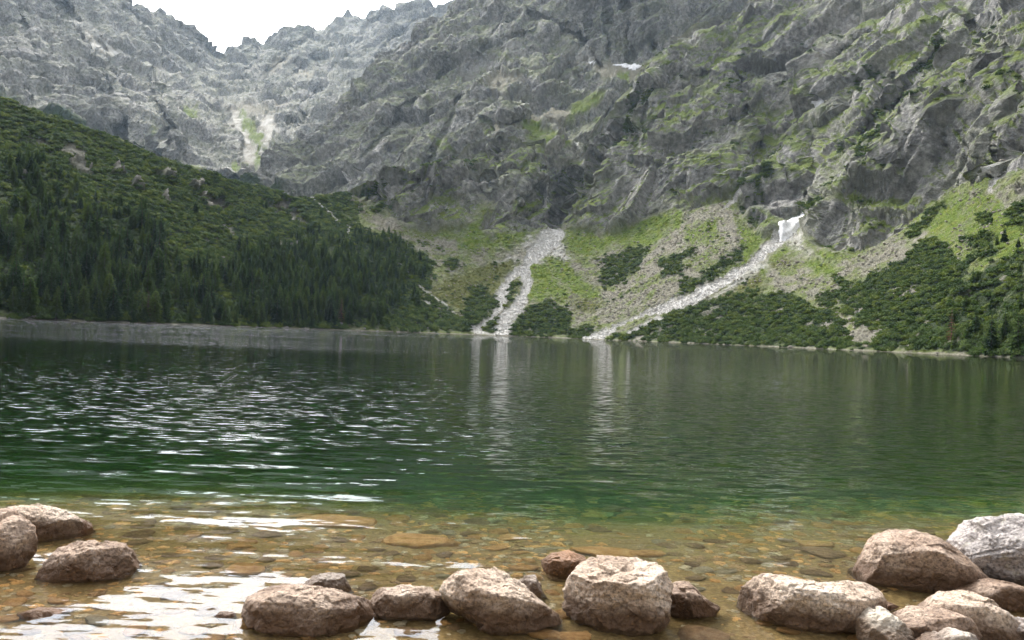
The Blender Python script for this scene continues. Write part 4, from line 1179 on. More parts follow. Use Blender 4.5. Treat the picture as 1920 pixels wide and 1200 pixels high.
boulder('broad pale-topped boulder sloping to a brown point, beside the big pitted boulder', [(832, 1110), (845, 1090), (870, 1079), (898, 1070), (930, 1075), (960, 1088), (990, 1100), (1020, 1130), (1050, 1165), (1030, 1174), (990, 1191), (960, 1199), (925, 1197), (890, 1174), (852, 1158), (836, 1140)], PINK, [(0.12, 1, 0.45, 0.74), (-0.5, -0.35, 1, 0.82), (0.5, 0.3, 1, 0.86)], 0.95, 6, 72, rough=1.1)
boulder('small pale pointed rock tucked behind the broad pale-topped boulder', [(965, 1092), (985, 1083), (1003, 1078), (1012, 1100), (1026, 1127), (1000, 1130), (975, 1115)], PALE, [(-0.5, 1, 0.5, 0.85)], 0.9, 7, 28)
boulder('rust-orange boulder with a pinkish cap standing in water behind the big pitted boulder', [(1014, 1052), (1035, 1038), (1065, 1033), (1095, 1044), (1102, 1062), (1085, 1090), (1055, 1089), (1022, 1075)], RUST, [(0.3, 1, 0.5, 0.85)], 0.9, 8, 40)
boulder('big pitted pinkish boulder, the tallest of the row in the shallows', [(1064, 1130), (1068, 1090), (1085, 1065), (1110, 1050), (1165, 1050), (1185, 1044), (1215, 1050), (1245, 1075), (1250, 1100), (1244, 1150), (1226, 1180), (1205, 1199), (1130, 1197), (1095, 1182), (1075, 1162)], PINK, [(0.05, 1, 0.3, 0.90), (0.1, 0.5, 1, 0.84), (-0.7, -0.5, 0.8, 0.82)], 0.95, 9, 72, rough=1.3)
boulder('brown angular rock with a split top leaning against the big pitted boulder', [(1243, 1105), (1270, 1095), (1295, 1100), (1320, 1124), (1346, 1138), (1330, 1152), (1290, 1166), (1250, 1170)], BROWN, [(0.3, 1, 0.4, 0.82), (0.5, 0.2, 1, 0.85)], 0.9, 10, 48, rough=1.2)
boulder('long saddle-backed boulder lying alone on the sandy bed', [(1403, 1142), (1410, 1115), (1430, 1100), (1452, 1085), (1480, 1092), (1520, 1103), (1570, 1100), (1600, 1102), (1625, 1115), (1629, 1140), (1610, 1166), (1560, 1187), (1530, 1192), (1480, 1182), (1440, 1168), (1410, 1154)], PINK, [(0.05, 1, 0.6, 0.82), (-0.2, -0.2, 1, 0.85)], 1.0, 11, 72)
boulder('wedge-shaped grey-brown boulder with a dark undercut face, next to the lichened slab', [(1614, 1102), (1620, 1075), (1640, 1045), (1660, 1020), (1680, 1009), (1720, 1011), (1750, 1025), (1790, 1050), (1818, 1095), (1812, 1112), (1760, 1118), (1680, 1116), (1630, 1114)], BROWN, [(-0.1, 0.75, 1, 0.74), (-0.9, 0.6, 0.3, 0.88), (0.05, -0.45, 1, 0.72)], 1.0, 12, 64, rough=0.8)
boulder('grey lichened slab propped on the stones beside the wedge-shaped boulder', [(1793, 1064), (1805, 1040), (1835, 995), (1870, 991), (1920, 988), (1965, 1000), (1995, 1050), (1980, 1088), (1920, 1088), (1870, 1074), (1820, 1074)], GREY, [(0.0, 0.8, 1, 0.72), (0.0, -0.7, 1, 0.72)], 0.9, 13, 64, sit=1128, rough=1.0)
boulder('dark wet rock in the shade under the lichened slab', [(1800, 1122), (1840, 1100), (1870, 1096), (1900, 1108), (1932, 1130), (1920, 1150), (1840, 1150)], BROWN, [], 1.0, 14, 36)
boulder('bright cream-white rock standing on end beside the smooth brown stones', [(1621, 1182), (1630, 1155), (1660, 1152), (1676, 1160), (1697, 1186), (1712, 1222), (1640, 1228), (1624, 1208)], CREAM, [(0.4, 0.6, 1, 0.8)], 0.8, 15, 44, rough=1.2)
boulder('low smooth brown stone between the cream rock and the domed boulder', [(1693, 1182), (1700, 1160), (1730, 1150), (1770, 1155), (1800, 1170), (1812, 1192), (1800, 1222), (1740, 1230), (1700, 1218)], BROWN, [(0, 1, 0.4, 0.8)], 0.95, 16, 48, rough=0.8)
boulder('domed smooth pinkish boulder in front of the shaded wet rock', [(1748, 1152), (1790, 1126), (1820, 1124), (1850, 1140), (1887, 1172), (1893, 1205), (1860, 1212), (1810, 1210), (1780, 1180)], PINK, [(-0.2, 0.8, 0.6, 0.85)], 0.95, 17, 52, rough=0.7)
boulder('pale low stone mostly cut off below the low smooth brown stone', [(1728, 1206), (1780, 1190), (1812, 1200), (1825, 1230), (1790, 1250), (1720, 1240)], PALE, [], 0.9, 18, 32)
boulder('grey stone beside the domed smooth boulder, at the end of the pile', [(1882, 1186), (1895, 1172), (1930, 1172), (1955, 1200), (1930, 1222), (1884, 1212)], GREY, [], 0.9, 19, 32)
boulder('small rusty stone tucked against the end of the long saddle-backed boulder', [(1624, 1130), (1650, 1125), (1677, 1138), (1662, 1152), (1630, 1153)], RUST, [], 0.9, 20, 26, name='stone', cat='stone')
boulder('small pink stone beneath the rusty one by the saddle-backed boulder', [(1622, 1140), (1640, 1137), (1650, 1150), (1640, 1160), (1622, 1158)], PINK, [], 0.9, 21, 22, name='stone', cat='stone')
boulder('dark rounded boulder beside the cracked twin rocks in the shallows', [(-60, 1000), (-30, 980), (0, 974), (18, 985), (31, 1000), (36, 1030), (26, 1060), (0, 1076), (-50, 1082)], BROWN, [(0.2, 1, 0.4, 0.85)], 0.95, 22, 48)
boulder('rear half of the cracked twin rocks, rounded and pinkish', [(6, 978), (20, 956), (36, 953), (54, 957), (58, 985), (45, 1006), (20, 1004)], PINK, [(-0.2, 1, 0.3, 0.86)], 0.9, 23, 36, sit=1008)
boulder('front half of the cracked twin rocks, domed with an orange wet foot', [(36, 1000), (52, 964), (70, 956), (100, 962), (122, 972), (138, 990), (140, 1008), (122, 1020), (60, 1020), (40, 1012)], PINK, [(0.3, 0.8, 0.7, 0.84)], 0.95, 24, 52, rough=1.1)
boulder('little rusty rock at the tip of the cracked twin rocks', [(136, 992), (150, 976), (164, 984), (173, 1000), (150, 1010), (138, 1006)], RUST, [], 0.9, 25, 24, name='stone', cat='stone')
boulder('brown boulder with a curved crack across it, standing alone in the shallows', [(104, 1082), (110, 1060), (125, 1036), (150, 1025), (210, 1027), (230, 1040), (244, 1062), (243, 1080), (210, 1091), (170, 1097), (110, 1095)], BROWN, [(0.05, 1, 0.25, 0.82), (0.9, 0.3, 0.3, 0.9), (0, 0.1, 1, 0.86)], 1.0, 26, 60, rough=1.1)
boulder('flat pale-brown slab barely breaking the surface by the crack-marked boulder', [(48, 1157), (75, 1144), (110, 1148), (121, 1160), (100, 1171), (56, 1168)], RUST, [(0, 1, 0.1, 0.8)], 1.2, 27, 28, name='stone', cat='stone')
boulder('little dark stone breaking the bright water beside the large flat-topped boulder', [(404, 1158), (415, 1149), (436, 1151), (440, 1168), (416, 1174)], BROWN, [], 1.0, 28, 22, name='stone', cat='stone')

# ------------------------------------------------------------------ flat stones on the lake bed
CHIP = [stone_material('bed_stone_ochre', [(0.25, (0.40, 0.19, 0.06)), (0.5, (0.62, 0.34, 0.12)), (0.75, (0.74, 0.48, 0.23))], wet=False, speck=0.35),
        stone_material('bed_stone_brown', [(0.25, (0.18, 0.10, 0.045)), (0.5, (0.31, 0.19, 0.09)), (0.75, (0.44, 0.29, 0.15))], wet=False, speck=0.35),
        stone_material('bed_stone_grey', [(0.25, (0.30, 0.225, 0.13)), (0.5, (0.44, 0.35, 0.22)), (0.75, (0.56, 0.47, 0.33))], wet=False, speck=0.35)]


def chip_mesh(seed, n=7):
    rs = np.random.default_rng(seed)
    D, Fq = sphere(n)
    e = np.array([1.0, rs.uniform(0.55, 0.85), rs.uniform(0.22, 0.40)])
    rad = (np.abs(D / e) ** 3.0).sum(1) ** (-1 / 3.0)
    for _ in range(9):
        a = rs.uniform(0, 2 * math.pi); q = np.array([math.cos(a), math.sin(a), rs.normal() * 0.5]); q /= np.linalg.norm(q)
        sup = np.max((D * rad[:, None]) @ q); dn = D @ q
        rad = np.minimum(rad, np.where(dn > 0.05, rs.uniform(0.72, 0.95) * sup / np.maximum(dn, 0.05), 9))
    P = D * rad[:, None]
    P *= 1 + 0.08 * fbm(P * 2.5 + seed, 2, seed)[:, None]
    return mesh_of('flat_stone', P, Fq, smooth=False)


chips = []
for k in range(15):
    m_ = chip_mesh(500 + k, 9); m_.materials.append(CHIP[(0, 0, 1, 0, 2, 1)[k % 6]]); chips.append(m_)


def bed_hit(px, py):
    """Where rays through the flat water surface meet the bed (bent at the surface)."""
    d = ray(px, py); d = d / np.linalg.norm(d, axis=-1, keepdims=True)
    S = CAM + d * (-CAM_H / d[..., 2:])
    h = np.hypot(d[..., 0], d[..., 1])[..., None]; sr = h / 1.333; cr = np.sqrt(1 - sr * sr)
    t = np.concatenate([d[..., :2] / h * sr, -cr], -1)
    lam = np.full(h.shape, 0.05)
    for _ in range(12):
        Q = S + t * lam
        lam = np.maximum(0.0, lam + (Q[..., 2:] - bed_z(Q[..., 0], Q[..., 1])[..., None]) / cr * 0.8)
    return S + t * lam


placed = []
big_slabs = [(625, 980, 0.36, 'broad orange slab lying deeper, apart from the other bed stones'), (790, 1018, 0.30, 'broad rusty slab on the bed with a pale streak of light on it'),
             (1145, 1038, 0.26, 'long thin brown slab on the bed behind the big pitted boulder'), (1210, 1040, 0.16, 'short rusty slab end to end with the long thin brown slab'),
             (1530, 1022, 0.20, 'largest ochre slab among the crowded bed stones'), (980, 1067, 0.11, 'bright ochre stone just behind the broad pale-topped boulder'),
             (1018, 1190, 0.13, 'angular orange slab under water in front of the broad pale-topped boulder'), (1074, 1196, 0.12, 'orange stone under water between the broad and the big pitted boulder')]
for k, (px, py, s, lb) in enumerate(big_slabs):
    Q = bed_hit(px, py)
    o = obj('flat_stone', chips[(0, 1, 3, 0, 6, 0, 3, 7)[k] % 15]); o.location = (Q[0], Q[1], Q[2] + 0.02)
    o.scale = (s * (1.0 if k != 2 else 1.25), s * 0.8, s * 0.85); o.rotation_euler = (RNG.normal() * 0.06, RNG.normal() * 0.06, RNG.normal() * 0.25)
    tag(o, lb, 'stone', 'flat stones on the lake bed'); placed.append((Q[0], Q[1], s))


def stone_density(px, py):
    d = 0.30
    if px > 1250: d += 0.55 * float(sstep(1250, 1450, np.array(px))) * float(sstep(1120, 1020, np.array(py)))
    if 740 < px < 1080 and 960 < py < 1090: d += 0.45
    if 1080 < px < 1280: d -= 0.15
    if px < 480 and py > 1080: d -= 0.12
    if px > 1250 and py > 1110: d -= 0.25
    if 480 < px < 1300 and py > 1090: d -= 0.18
    return d


cand = []
cx_ = RNG.uniform(-420, 2340, 16000); cy_ = 1200 - 268 * RNG.random(16000) ** 0.75
cQ = bed_hit(cx_, cy_)
for px, py, Q in zip(cx_, cy_, cQ):
    if len(cand) >= 3000: break
    if RNG.random() > stone_density(px, py): continue
    s = 0.026 + 0.085 * RNG.random() ** 2.6 + (0.06 if RNG.random() < 0.06 else 0)
    s *= (0.95 + 0.3 * (Q[1] > 6))
    pl_ = np.array(placed)
    if (np.hypot(pl_[:, 0] - Q[0], pl_[:, 1] - Q[1]) < 0.75 * (s + pl_[:, 2])).any(): continue
    placed.append((Q[0], Q[1], s)); cand.append((Q, s, (0 < px < 1920) * s / np.linalg.norm(Q - CAM)))
cand.sort(key=lambda q: -q[2])
CHIP_LABEL = {0: 'flat ochre stone lying on the sandy bed under the clear shallows', 1: 'flat dark-brown stone lying on the sandy bed under the clear shallows', 2: 'flat greyish stone lying on the sandy bed under the clear shallows'}
for Q, s, _ in cand[:290]:
    k = int(RNG.integers(15))
    o = obj('flat_stone', chips[k])
    o.location = (Q[0], Q[1], Q[2] + 0.10 * s); o.scale = (s, s, s * RNG.uniform(0.7, 1.1))
    o.rotation_euler = (RNG.normal() * 0.13, RNG.normal() * 0.13, RNG.uniform(0, 6.28))
    tag(o, CHIP_LABEL[(0, 0, 1, 0, 2, 1)[k % 6]], 'stone', 'flat stones on the lake bed')

# the uncounted rest and the small gravel
chunks_v, chunks_f, chunks_m, off = [], [], [], 0
lowD, lowF = sphere(4)


def rot_z(a):
    c, s = math.cos(a), math.sin(a)
    return np.array([[c, -s, 0], [s, c, 0], [0, 0, 1]])


gQ = bed_hit(RNG.uniform(-420, 2340, 2600), 1200 - 285 * RNG.random(2600) ** 0.8)
for i in range(len(cand) - 290 + 2600):
    if i < len(cand) - 290:
        Q, s, _ = cand[290 + i]
    else:
        Q = gQ[i - len(cand) + 290]; s = 0.010 + 0.022 * RNG.random() ** 2
    e = np.array([1, RNG.uniform(0.55, 0.95), RNG.uniform(0.25, 0.5)])
    V = lowD * e * (1 + 0.22 * RNG.normal(size=(len(lowD), 1)))
    V = (V * s) @ rot_z(RNG.uniform(0, 6.28)).T + (Q[0], Q[1], Q[2] + 0.1 * s)
    chunks_v.append(V); chunks_f.append(lowF + off); off += len(V)
    chunks_m.append(np.full(len(lowF), int(RNG.integers(3))))
me = mesh_of('gravel', np.concatenate(chunks_v), np.concatenate(chunks_f), smooth=False)
for m_ in CHIP: me.materials.append(m_)
me.polygons.foreach_set('material_index', np.concatenate(chunks_m).astype(np.int32))
tag(obj('gravel', me), 'small brown gravel scattered over the shallow lake bed', 'gravel', kind='stuff')


# ------------------------------------------------------------------ trees
def spruce_mesh(seed, height, width, roundness, dead=False):
    rs = np.random.default_rng(seed)
    V, Fc = [], []

    def tri(a, b, c):
        n = len(V); V.extend([a, b, c]); Fc.append((n, n + 1, n + 2))
    whorls = 19 if not dead else 12
    for w in range(whorls):
        f = w / (whorls - 1)
        z0 = height * (0.05 + 0.93 * f)
        prof = (1 - f) ** (0.85 if roundness < 0.5 else 0.45) * (0.75 + 0.25 * min(1, f * 8))
        if roundness > 0.5: prof *= 0.82 * (0.6 + 0.4 * math.sin(min(1.0, f * 2.2) * math.pi / 2))
        nb = int(10 - 3 * f) if not dead else 6
        for b in range(nb):
            a = 2 * math.pi * (b + rs.uniform(-0.3, 0.3)) / nb + w * 0.7
            ln = width * prof * rs.uniform(0.72, 1.18) + 0.06 * width
            dr = rs.uniform(0.18, 0.42) * (1 - 0.6 * f)
            ca, sa = math.cos(a), math.sin(a)
            zz = z0 + rs.normal() * 0.012 * height
            root = np.array([0, 0, zz + 0.02 * height])
            tip = np.array([ca * ln, sa * ln, zz - dr * ln])
            mid = 0.55 * root + 0.45 * tip + np.array([0, 0, 0.06 * ln])
            wd = ln * rs.uniform(0.24, 0.36) * (1 if not dead else 0.4)
            side = np.array([-sa, ca, 0]) * wd
            hang = np.array([0, 0, -wd * rs.uniform(0.5, 1.1)])
            tri(root, mid + side, tip); tri(root, tip, mid - side)
            tri(mid, tip, 0.5 * (mid + tip) + hang); tri(root, mid + hang * 0.9, mid)
            for sgn in (-1, 1):
                q = mid + side * sgn * 0.7
                tri(mid, q + hang * 0.7 + (tip - mid) * 0.3, q + (tip - mid) * rs.uniform(0.5, 0.9))
    top = np.array([0, 0, height])
    for k in range(3):
        a = k * 2.1; d = np.array([math.cos(a), math.sin(a), 0]) * 0.05 * width
        tri(top, top - [0, 0, 0.09 * height] + d, top - [0, 0, 0.09 * height] - d)
    return mesh_of('crown', np.array(V), np.array(Fc), smooth=False)


def trunk_mesh(height, r):
    n = 7
    V, Fc = [], []
    for k, (z, q) in enumerate(((-0.6, 1.25), (0.4, 1.0), (height * 0.35, 0.75), (height * 0.7, 0.4), (height * 0.96, 0.06))):
        for i in range(n):
            a = 2 * math.pi * i / n
            V.append((math.cos(a) * r * q, math.sin(a) * r * q, z))
    for k in range(4):
        for i in range(n):
            j = (i + 1) % n
            Fc.append((k * n + i, k * n + j, (k + 1) * n + j, (k + 1) * n + i))
    return mesh_of('trunk', np.array(V), np.array(Fc))


SPECIES = []
for k, (h, w, rd) in enumerate(((10, 2.1, 0), (10, 2.5, 0), (10, 1.8, 0), (10, 2.9, 0), (10, 3.2, 1), (10, 2.7, 1))):
    c_ = spruce_mesh(60 + k, h, w, rd); c_.materials.append(M_STONEPINE if rd else M_SPRUCE)
    t_ = trunk_mesh(h, 0.19); t_.materials.append(M_BARK)
    SPECIES.append((c_, t_))
DEAD_C = spruce_mesh(91, 10, 1.9, 0, True); DEAD_C.materials.append(M_DEAD)
DEAD_T = trunk_mesh(10, 0.19); DEAD_T.materials.append(M_BARK)


def tree(name, label, loc, h, rz, k, group, cat='tree', dead=False):
    e = bpy.data.objects.new(name, None); col.objects.link(e)
    e.empty_display_size = 0.5
    e.location = loc; e.rotation_euler = (0, 0, rz); e.scale = (h / 10,) * 3
    c_, t_ = (DEAD_C, DEAD_T) if dead else SPECIES[k]
    obj('crown', c_, None, e); obj('trunk', t_, None, e)
    return tag(e, label, cat, group)


def leaf_lump(seed, n, rx, rz, leaf, mat, name):
    """A low shrub: leaf sprays through a squashed dome."""
    rs = np.random.default_rng(seed)
    V, Fc = [], []
    for k in range(n):
        d = rs.normal(size=3); d[2] = abs(d[2]); d /= np.linalg.norm(d)
        r = rs.uniform(0.6, 1.0)
        lob = 1 + 0.28 * math.sin(3 * math.atan2(d[1], d[0]) + seed) + 0.12 * math.sin(7 * d[0] + 5 * d[2] + seed)
        p = d * r * np.array([rx, rx, rz]) * lob
        u = rs.normal(size=3); u -= u.dot(d) * d * 0.5; u /= np.linalg.norm(u)
        v = np.cross(d, u); s = leaf * rs.uniform(0.6, 1.3)
        m = len(V)
        V.extend([p - u * s, p + v * s * 0.6 - d * 0.2 * s, p + u * s + d * 0.5 * s, p - v * s * 0.6])
        Fc.append((m, m + 1, m + 2, m + 3))
    me = mesh_of(name, np.array(V), np.array(Fc), smooth=False)
    me.materials.append(mat)
    return me


PINES = [leaf_lump(700 + k, 150, 1.0, (0.62, 0.5, 0.75, 0.55)[k], 0.24, M_PINE, 'dwarf_pine') for k in range(4)]
BUSHM = [leaf_lump(720 + k, 150, 1.0, (1.0, 1.2, 0.85)[k], 0.24, M_BUSH, 'bush') for k in range(3)]


def rubble_mesh(seed, mat):
    m_ = chip_mesh(seed, 5)
    co = np.empty(len(m_.vertices) * 3, np.float32); m_.vertices.foreach_get('co', co)
    co = co.reshape(-1, 3); co[:, 2] *= 1.5; m_.vertices.foreach_set('co', co.ravel()); m_.materials.append(mat)
    return m_


RUB = [rubble_mesh(800 + k, M_TALUSROCK) for k in range(3)]
RUBW = [rubble_mesh(820 + k, M_WHITEROCK) for k in range(3)]

PROTO = bpy.data.collections.new('prototypes')      # never linked to the scene: only sources for the scattered stuff


def scatter(name, label, cat, pts, scales, meshes, seed=0, squash=None):
    """One uncountable object: shapes set out on points."""
    rs = np.random.default_rng(seed)
    n = len(pts)
    me = bpy.data.meshes.new(name)
    me.vertices.add(n); me.vertices.foreach_set('co', np.asarray(pts, np.float32).ravel())
    attr(me, 'size', scales); attr(me, 'turn', rs.uniform(0, 6.28, n)); attr(me, 'pick', rs.integers(0, len(meshes), n).astype(float))
    o = obj(name, me)
    ng = bpy.data.node_groups.new(name + '_scatter', 'GeometryNodeTree')
    ng.interface.new_socket('Geometry', in_out='INPUT', socket_type='NodeSocketGeometry')
    ng.interface.new_socket('Geometry', in_out='OUTPUT', socket_type='NodeSocketGeometry')
    gi = ng.nodes.new('NodeGroupInput'); go = ng.nodes.new('NodeGroupOutput')
    jn = ng.nodes.new('GeometryNodeJoinGeometry')

    def named(a):
        q = ng.nodes.new('GeometryNodeInputNamedAttribute'); q.data_type = 'FLOAT'; q.inputs['Name'].default_value = a
        return q.outputs['Attribute']
    size, turn, pick = named('size'), named('turn'), named('pick')
    rot = ng.nodes.new('ShaderNodeCombineXYZ'); ng.links.new(turn, rot.inputs['Z'])
    for k, m_ in enumerate(meshes):
        po = bpy.data.objects.new(name + '_source', m_); PROTO.objects.link(po)
        oi = ng.nodes.new('GeometryNodeObjectInfo'); oi.inputs['Object'].default_value = po; oi.inputs['As Instance'].default_value = True
        cp = ng.nodes.new('FunctionNodeCompare'); cp.data_type = 'FLOAT'; cp.operation = 'EQUAL'
        cp.inputs['B'].default_value = float(k); cp.inputs['Epsilon'].default_value = 0.1
        ng.links.new(pick, cp.inputs['A'])
        ip = ng.nodes.new('GeometryNodeInstanceOnPoints')
        ng.links.new(gi.outputs[0], ip.inputs['Points']); ng.links.new(cp.outputs['Result'], ip.inputs['Selection'])
        ng.links.new(oi.outputs['Geometry'], ip.inputs['Instance']); ng.links.new(rot.outputs[0], ip.inputs['Rotation']); ng.links.new(size, ip.inputs['Scale'])
        ng.links.new(ip.outputs[0], jn.inputs[0])
    ng.links.new(jn.outputs[0], go.inputs[0])
    md = o.modifiers.new('scatter', 'NODES'); md.node_group = ng
    return tag(o, label, cat, kind='stuff')


# cell areas, for even spreading over the ground
def cell_area(P):
    du = np.zeros_like(P); dv = np.zeros_like(P)
    du[:, :-1] = P[:, 1:] - P[:, :-1]; dv[:-1] = P[1:] - P[:-1]
    return np.linalg.norm(np.cross(du, dv), axis=-1)


AREA_L = cell_area(L['P'])
mL = L['m']
PXL, PYL, PL = L['PX'], L['PY'], L['P']
DRY = PL[..., 2] > 0.25


def sow(density, seed):
    rs = np.random.default_rng(seed)
    p = np.clip(density * AREA_L, 0, 0.95) * DRY
    hit = rs.random(p.shape) < p
    q = PL[hit] + np.c_[rs.normal(size=(hit.sum(), 2)) * 0.6, np.zeros(hit.sum())]
    return q, hit


bare = np.clip(mL['white'] + mL['outcrop'] + mL['trail'] * 1.0, 0, 1)
forest = area(PXL + 40 * fbm(np.c_[PXL.ravel() / 60, PYL.ravel() / 60, 0 * PXL.ravel()], 3, 77).reshape(PXL.shape), PYL, FOREST, 22.0) * (1 - bare)
hill_only = mL['hill'] * (1 - bare) * (1 - 0.7 * mL['grass'])
flatN = fbm(PL.reshape(-1, 3) / 45.0, 3, 444).reshape(PXL.shape)
clear = sstep(-0.25, 0.15, flatN)
glade = area(PXL, PYL, [Zm(4, [(900, 470), (1130, 480), (1290, 520), (1290, 620), (1100, 640), (960, 560)]), Zm(4, [(1080, 640), (1330, 780), (1380, 860), (1250, 850), (1150, 740)]), Zm(5, [(400, 740), (640, 860), (700, 960), (300, 900)])], 14.0)
td = forest * (0.012 + 0.030 * clear) * (1 - 0.85 * glade) * np.where(PXL > 1000, 0.16, 0.15 + 0.85 * sstep(800, 640, PXL)) + 0.0007 * hill_only * sstep(330, 420, PYL)
tp, th = sow(td, 1)
tr_r = np.hypot(tp[:, 0], tp[:, 1])
tpx, tpy = PXL[th], PYL[th]
hgt = np.clip(np.random.default_rng(5).normal(10.5, 3.6, len(tp)), 4.0, 19) * np.where(tp[:, 2] > 60, 0.72, np.where(tp[:, 2] < 15, 1.15, 1.0)) * np.where(tpx > 1000, 0.6, 1.0)
# the tall spruces standing out at the right end of the shore and along the left shore
special = [(1858, 668, 16), (1908, 670, 18), (1790, 659, 10), (1885, 640, 11), (1935, 668, 15), (1828, 640, 13), (120, 598, 17), (210, 602, 19), (265, 605, 17), (185, 600, 15), (55, 596, 18), (620, 612, 17), (590, 611, 15), (655, 612, 13), (700, 616, 11), (480, 609, 14)]
sp_p, sp_h = [], []
flatP = PL.reshape(-1, 3); fx, fy = pix(flatP)
for px, py, h in special:
    j = int(np.argmin((fx - px) ** 2 + (fy - py + 4) ** 2 + 1e6 * (flatP[:, 2] < 0.3)))
    sp_p.append(flatP[j]); sp_h.append(h)
tp = np.concatenate([np.array(sp_p), tp]); hgt = np.concatenate([np.array(sp_h, float), hgt])
tr_r = np.hypot(tp[:, 0], tp[:, 1]); qx, qy = pix(tp)
inview = (qx > -15) & (qx < 1935)
show = hgt / tr_r * inview
order = np.argsort(-(show + (np.arange(len(tp)) < len(special)) * 1.0))
print('trees', len(tp))
rs = np.random.default_rng(12)
for n_, j in enumerate(order[:300]):
    k = int(rs.choice(6, p=[.26, .22, .18, .12, .12, .10]))
    shape = 'rounded light green stone pine' if k >= 4 else 'narrow pointed spruce' if k in (0, 2) else 'broad conical spruce'
    where = 'at the foot of the cliffs beside the bright green bushes' if qx[j] > 1000 else 'on the wooded hill at the water\'s edge' if tp[j][2] < 6 else 'in the wood on the lower slope of the hill'
    shape = ('tall ' if hgt[j] > 15 else 'short ' if hgt[j] < 10 else '') + shape
    tree('stone_pine_tree' if k >= 4 else 'spruce_tree', shape + ' ' + where, tuple(tp[j] - (0, 0, 0.2)), hgt[j], rs.uniform(0, 6.28), k, 'spruces round the lake')
rest = order[300:]
full = []
for k in range(6):          # crown and stem together, for the mass of the wood
    c_, t_ = SPECIES[k]
    bm_ = c_.copy(); full.append(bm_)
full += full[3:]
scatter('forest', 'dense dark spruce wood covering the hillside and the foot of the cliffs', 'forest', tp[rest] - (0, 0, 0.2), hgt[rest] / 10, full, 3)
for px, py, h, lb in ((640, 607, 17, 'reddish-brown dead spruce among green trees near the water'), (276, 603, 15, 'grey-brown dead spruce with bare branches at the hill\'s foot'), (1783, 640, 14, 'bare grey dead spruce among the bushes below the cliffs')):
    j = int(np.argmin((fx - px) ** 2 + (fy - py + 3) ** 2 + 1e6 * (flatP[:, 2] < 0.3)))
    tree('dead_spruce', lb, tuple(flatP[j] - (0, 0, 0.2)), h, 1.0, 0, None, dead=True)

# dwarf pine thickets
pd = np.clip(np.maximum(mL['shrub'], hill_only) * (1 - bare) * (1 - 0.75 * mL['grass'] * (mL['hill'] > 0.5)), 0, 1)
pd = pd * (1 - 0.75 * area(PXL, PYL, BUSHES, 8.0)) * (1 - 0.6 * forest)
dens = 0.15 * pd
dens = dens + 0.02 * L['ledge'] * sstep(0.05, 0.3, flatN) * (PYL > 40)
sp_, sh_ = sow(dens, 2)
ssz = 0.9 + 2.4 * np.random.default_rng(6).random(len(sp_)) ** 1.6
print('dwarf pines', len(sp_))
# single bushes standing apart on the screes
lone_d = 0.007 * sstep(0.0, 0.3, fbm(PL.reshape(-1, 3) / 30.0, 3, 808).reshape(PXL.shape)) * np.clip(mL['talus'] + mL['olive'] * 2.0 + 0.6 * mL['grass'], 0, 2) * (1 - mL['white']) * (1 - pd) * (1 - L['cliff']) * (PYL > 380)
lp, lh = sow(lone_d, 8)
lsz = np.random.default_rng(9).uniform(1.2, 2.6, len(lp))
lqx, _ = pix(lp)
lo = np.argsort(-(lsz / np.hypot(lp[:, 0], lp[:, 1]) * ((lqx > 0) & (lqx < 1920))))
print('lone', len(lp))
for n_, j in enumerate(lo[:160]):
    o = obj('dwarf_pine', PINES[int(rs.integers(4))]); o.location = tuple(lp[j] - (0, 0, 0.15)); o.scale = (lsz[j],) * 3; o.rotation_euler = (0, 0, rs.uniform(0, 6.28))
    tag(o, 'single low dwarf pine bush standing apart on the open scree slope', 'bush', 'single dwarf pines on the screes')
sp_ = np.concatenate([sp_, lp[lo[160:]]]); ssz = np.concatenate([ssz, lsz[lo[160:]]])
scatter('dwarf_pine_thicket', 'dark green dwarf pine thickets covering the slopes round the lake', 'thicket', sp_ - (0, 0, 0.15), ssz, PINES, 4)
bd = 0.02 * hill_only * sstep(620, 720, PXL) + 0.11 * area(PXL, PYL, BUSHES, 8.0) * (1 - bare) + 0.006 * hill_only * sstep(560, 600, PYL) + 0.012 * glade * (1 - bare)
bp, bh = sow(bd, 3)
scatter('bushes', 'light green leafy bushes along the shore and in the glades', 'bushes', bp - (0, 0, 0.1), np.random.default_rng(4).uniform(1.0, 2.2, len(bp)), BUSHM, 5)
# loose rock on the screes
rp, rh = sow(0.12 * mL['talus'] * (1 - mL['white']) * (1 - 0.7 * mL['shrub']) + 0.03 * mL['olive'] + 0.06 * L['fields']['stony'] + 0.02 * mL['grass'] * (1 - L['cliff']), 6)
scatter('scree_rubble', 'brownish grey loose blocks strewn over the scree slopes', 'rubble', rp, 0.35 + 1.5 * np.random.default_rng(2).random(len(rp)) ** 4, RUB, 6)
wp, wh = sow(0.4 * mL['white'], 7)
scatter('pale_rubble', 'pale fresh stones filling the two bright scree chutes', 'rubble', wp, 0.4 + 0.9 * np.random.default_rng(3).random(len(wp)) ** 2, RUBW, 7)
print('bushes', len(bp), 'rubble', len(rp), len(wp))


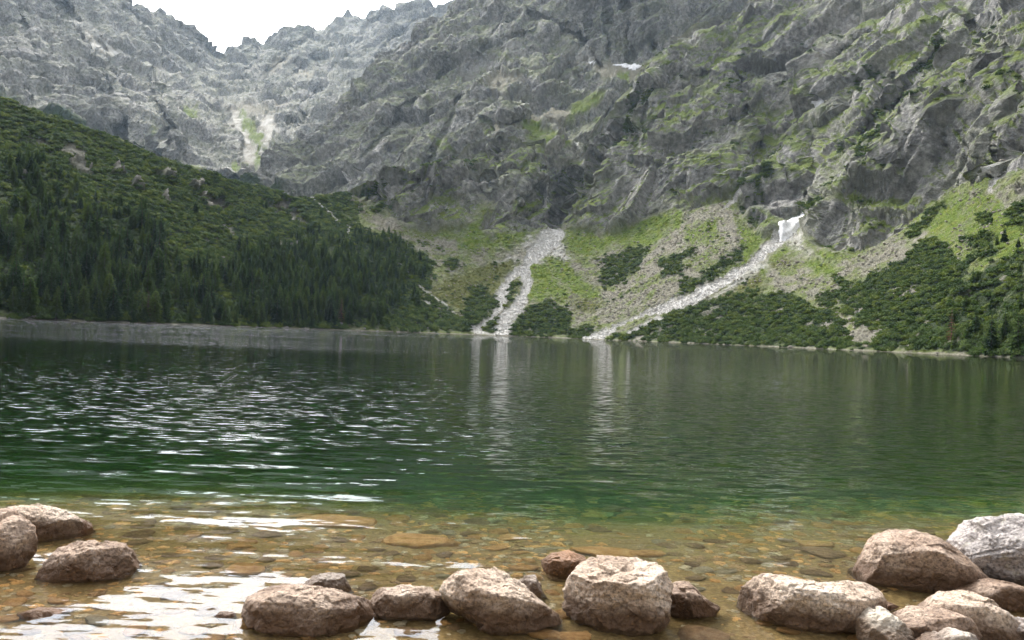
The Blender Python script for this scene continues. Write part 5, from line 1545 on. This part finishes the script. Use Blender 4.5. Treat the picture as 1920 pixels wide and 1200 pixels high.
# ------------------------------------------------------------------ old snow
def snow_patch(label, poly, layer, thick):
    px, py = layer['PX'], layer['PY']
    s = poly_sdf(px, py, poly, 12.0)
    m = s > -2.5
    P, Nn = layer['P'], layer['N']
    rows = np.where(m.any(1))[0]; cs = np.where(m.any(0))[0]
    r0, r1, c0, c1 = rows[0], rows[-1] + 1, cs[0], cs[-1] + 1
    pts = P[r0:r1, c0:c1].copy(); sd = s[r0:r1, c0:c1]
    k = np.clip((sd + 2.0) / 6.0, -0.4, 1.0)
    for _ in range(24):      # drifts bridge the hollows
        sm = pts.copy(); sm[1:-1, 1:-1] = (pts[:-2, 1:-1] + pts[2:, 1:-1] + pts[1:-1, :-2] + pts[1:-1, 2:]) / 4
        pts = np.where((sd > 1)[..., None], sm, pts)
    view = CAM - pts; view /= np.linalg.norm(view, axis=-1, keepdims=True)
    pts = pts + (np.array([0, 0, 0.6]) + 0.8 * view) * (thick * k)[..., None]
    Fq = grid_faces(pts.shape[0], pts.shape[1])
    keep = (sd.ravel()[Fq] > -2.2).all(1)
    Fq = Fq[keep]
    used, inv = np.unique(Fq, return_inverse=True)
    org = pts.reshape(-1, 3)[used].mean(0)
    me = mesh_of('snow_patch', pts.reshape(-1, 3)[used] - org, inv.reshape(Fq.shape))
    o = obj('snow_patch', me, M_SNOW); o.location = org
    return tag(o, label, 'snow', 'old snow left in the gullies')


snow_patch('largest white snow patch, at the head of the long pale scree chute', SNOW[0], L, 4.5)
snow_patch('small white snow patch high in the narrow gully between grassy ledges', SNOW[1], L, 6.0)
snow_patch('thin sliver of snow on the high scree beside the long snow strip', SNOW[2], Wl, 4.0)
snow_patch('long curved snow strip at the foot of the dark upper wall', SNOW[3], Wl, 4.0)

# ------------------------------------------------------------------ the hazy air of the valley
hx, hy0, hy1, hz0, hz1 = 5200, -120, 5600, -27.0, 2600.0
hv = np.array([(x, y, z) for z in (hz0, hz1) for x, y in ((-hx, hy0), (hx, hy0), (hx, hy1), (-hx, hy1))])
th_ = NT('valley_haze')
pv = th_.n('ShaderNodeVolumePrincipled')
pv.inputs['Color'].default_value = (0.60, 0.79, 1.0, 1)
pv.inputs['Density'].default_value = 0.000029
pv.inputs['Anisotropy'].default_value = 0.2
th_.l(pv.outputs[0], th_.out.inputs['Volume'])
ho = obj('haze', mesh_of('haze', hv, wf, smooth=False), th_.mat)
tag(ho, 'thin pale haze filling the valley', 'haze', kind='stuff')
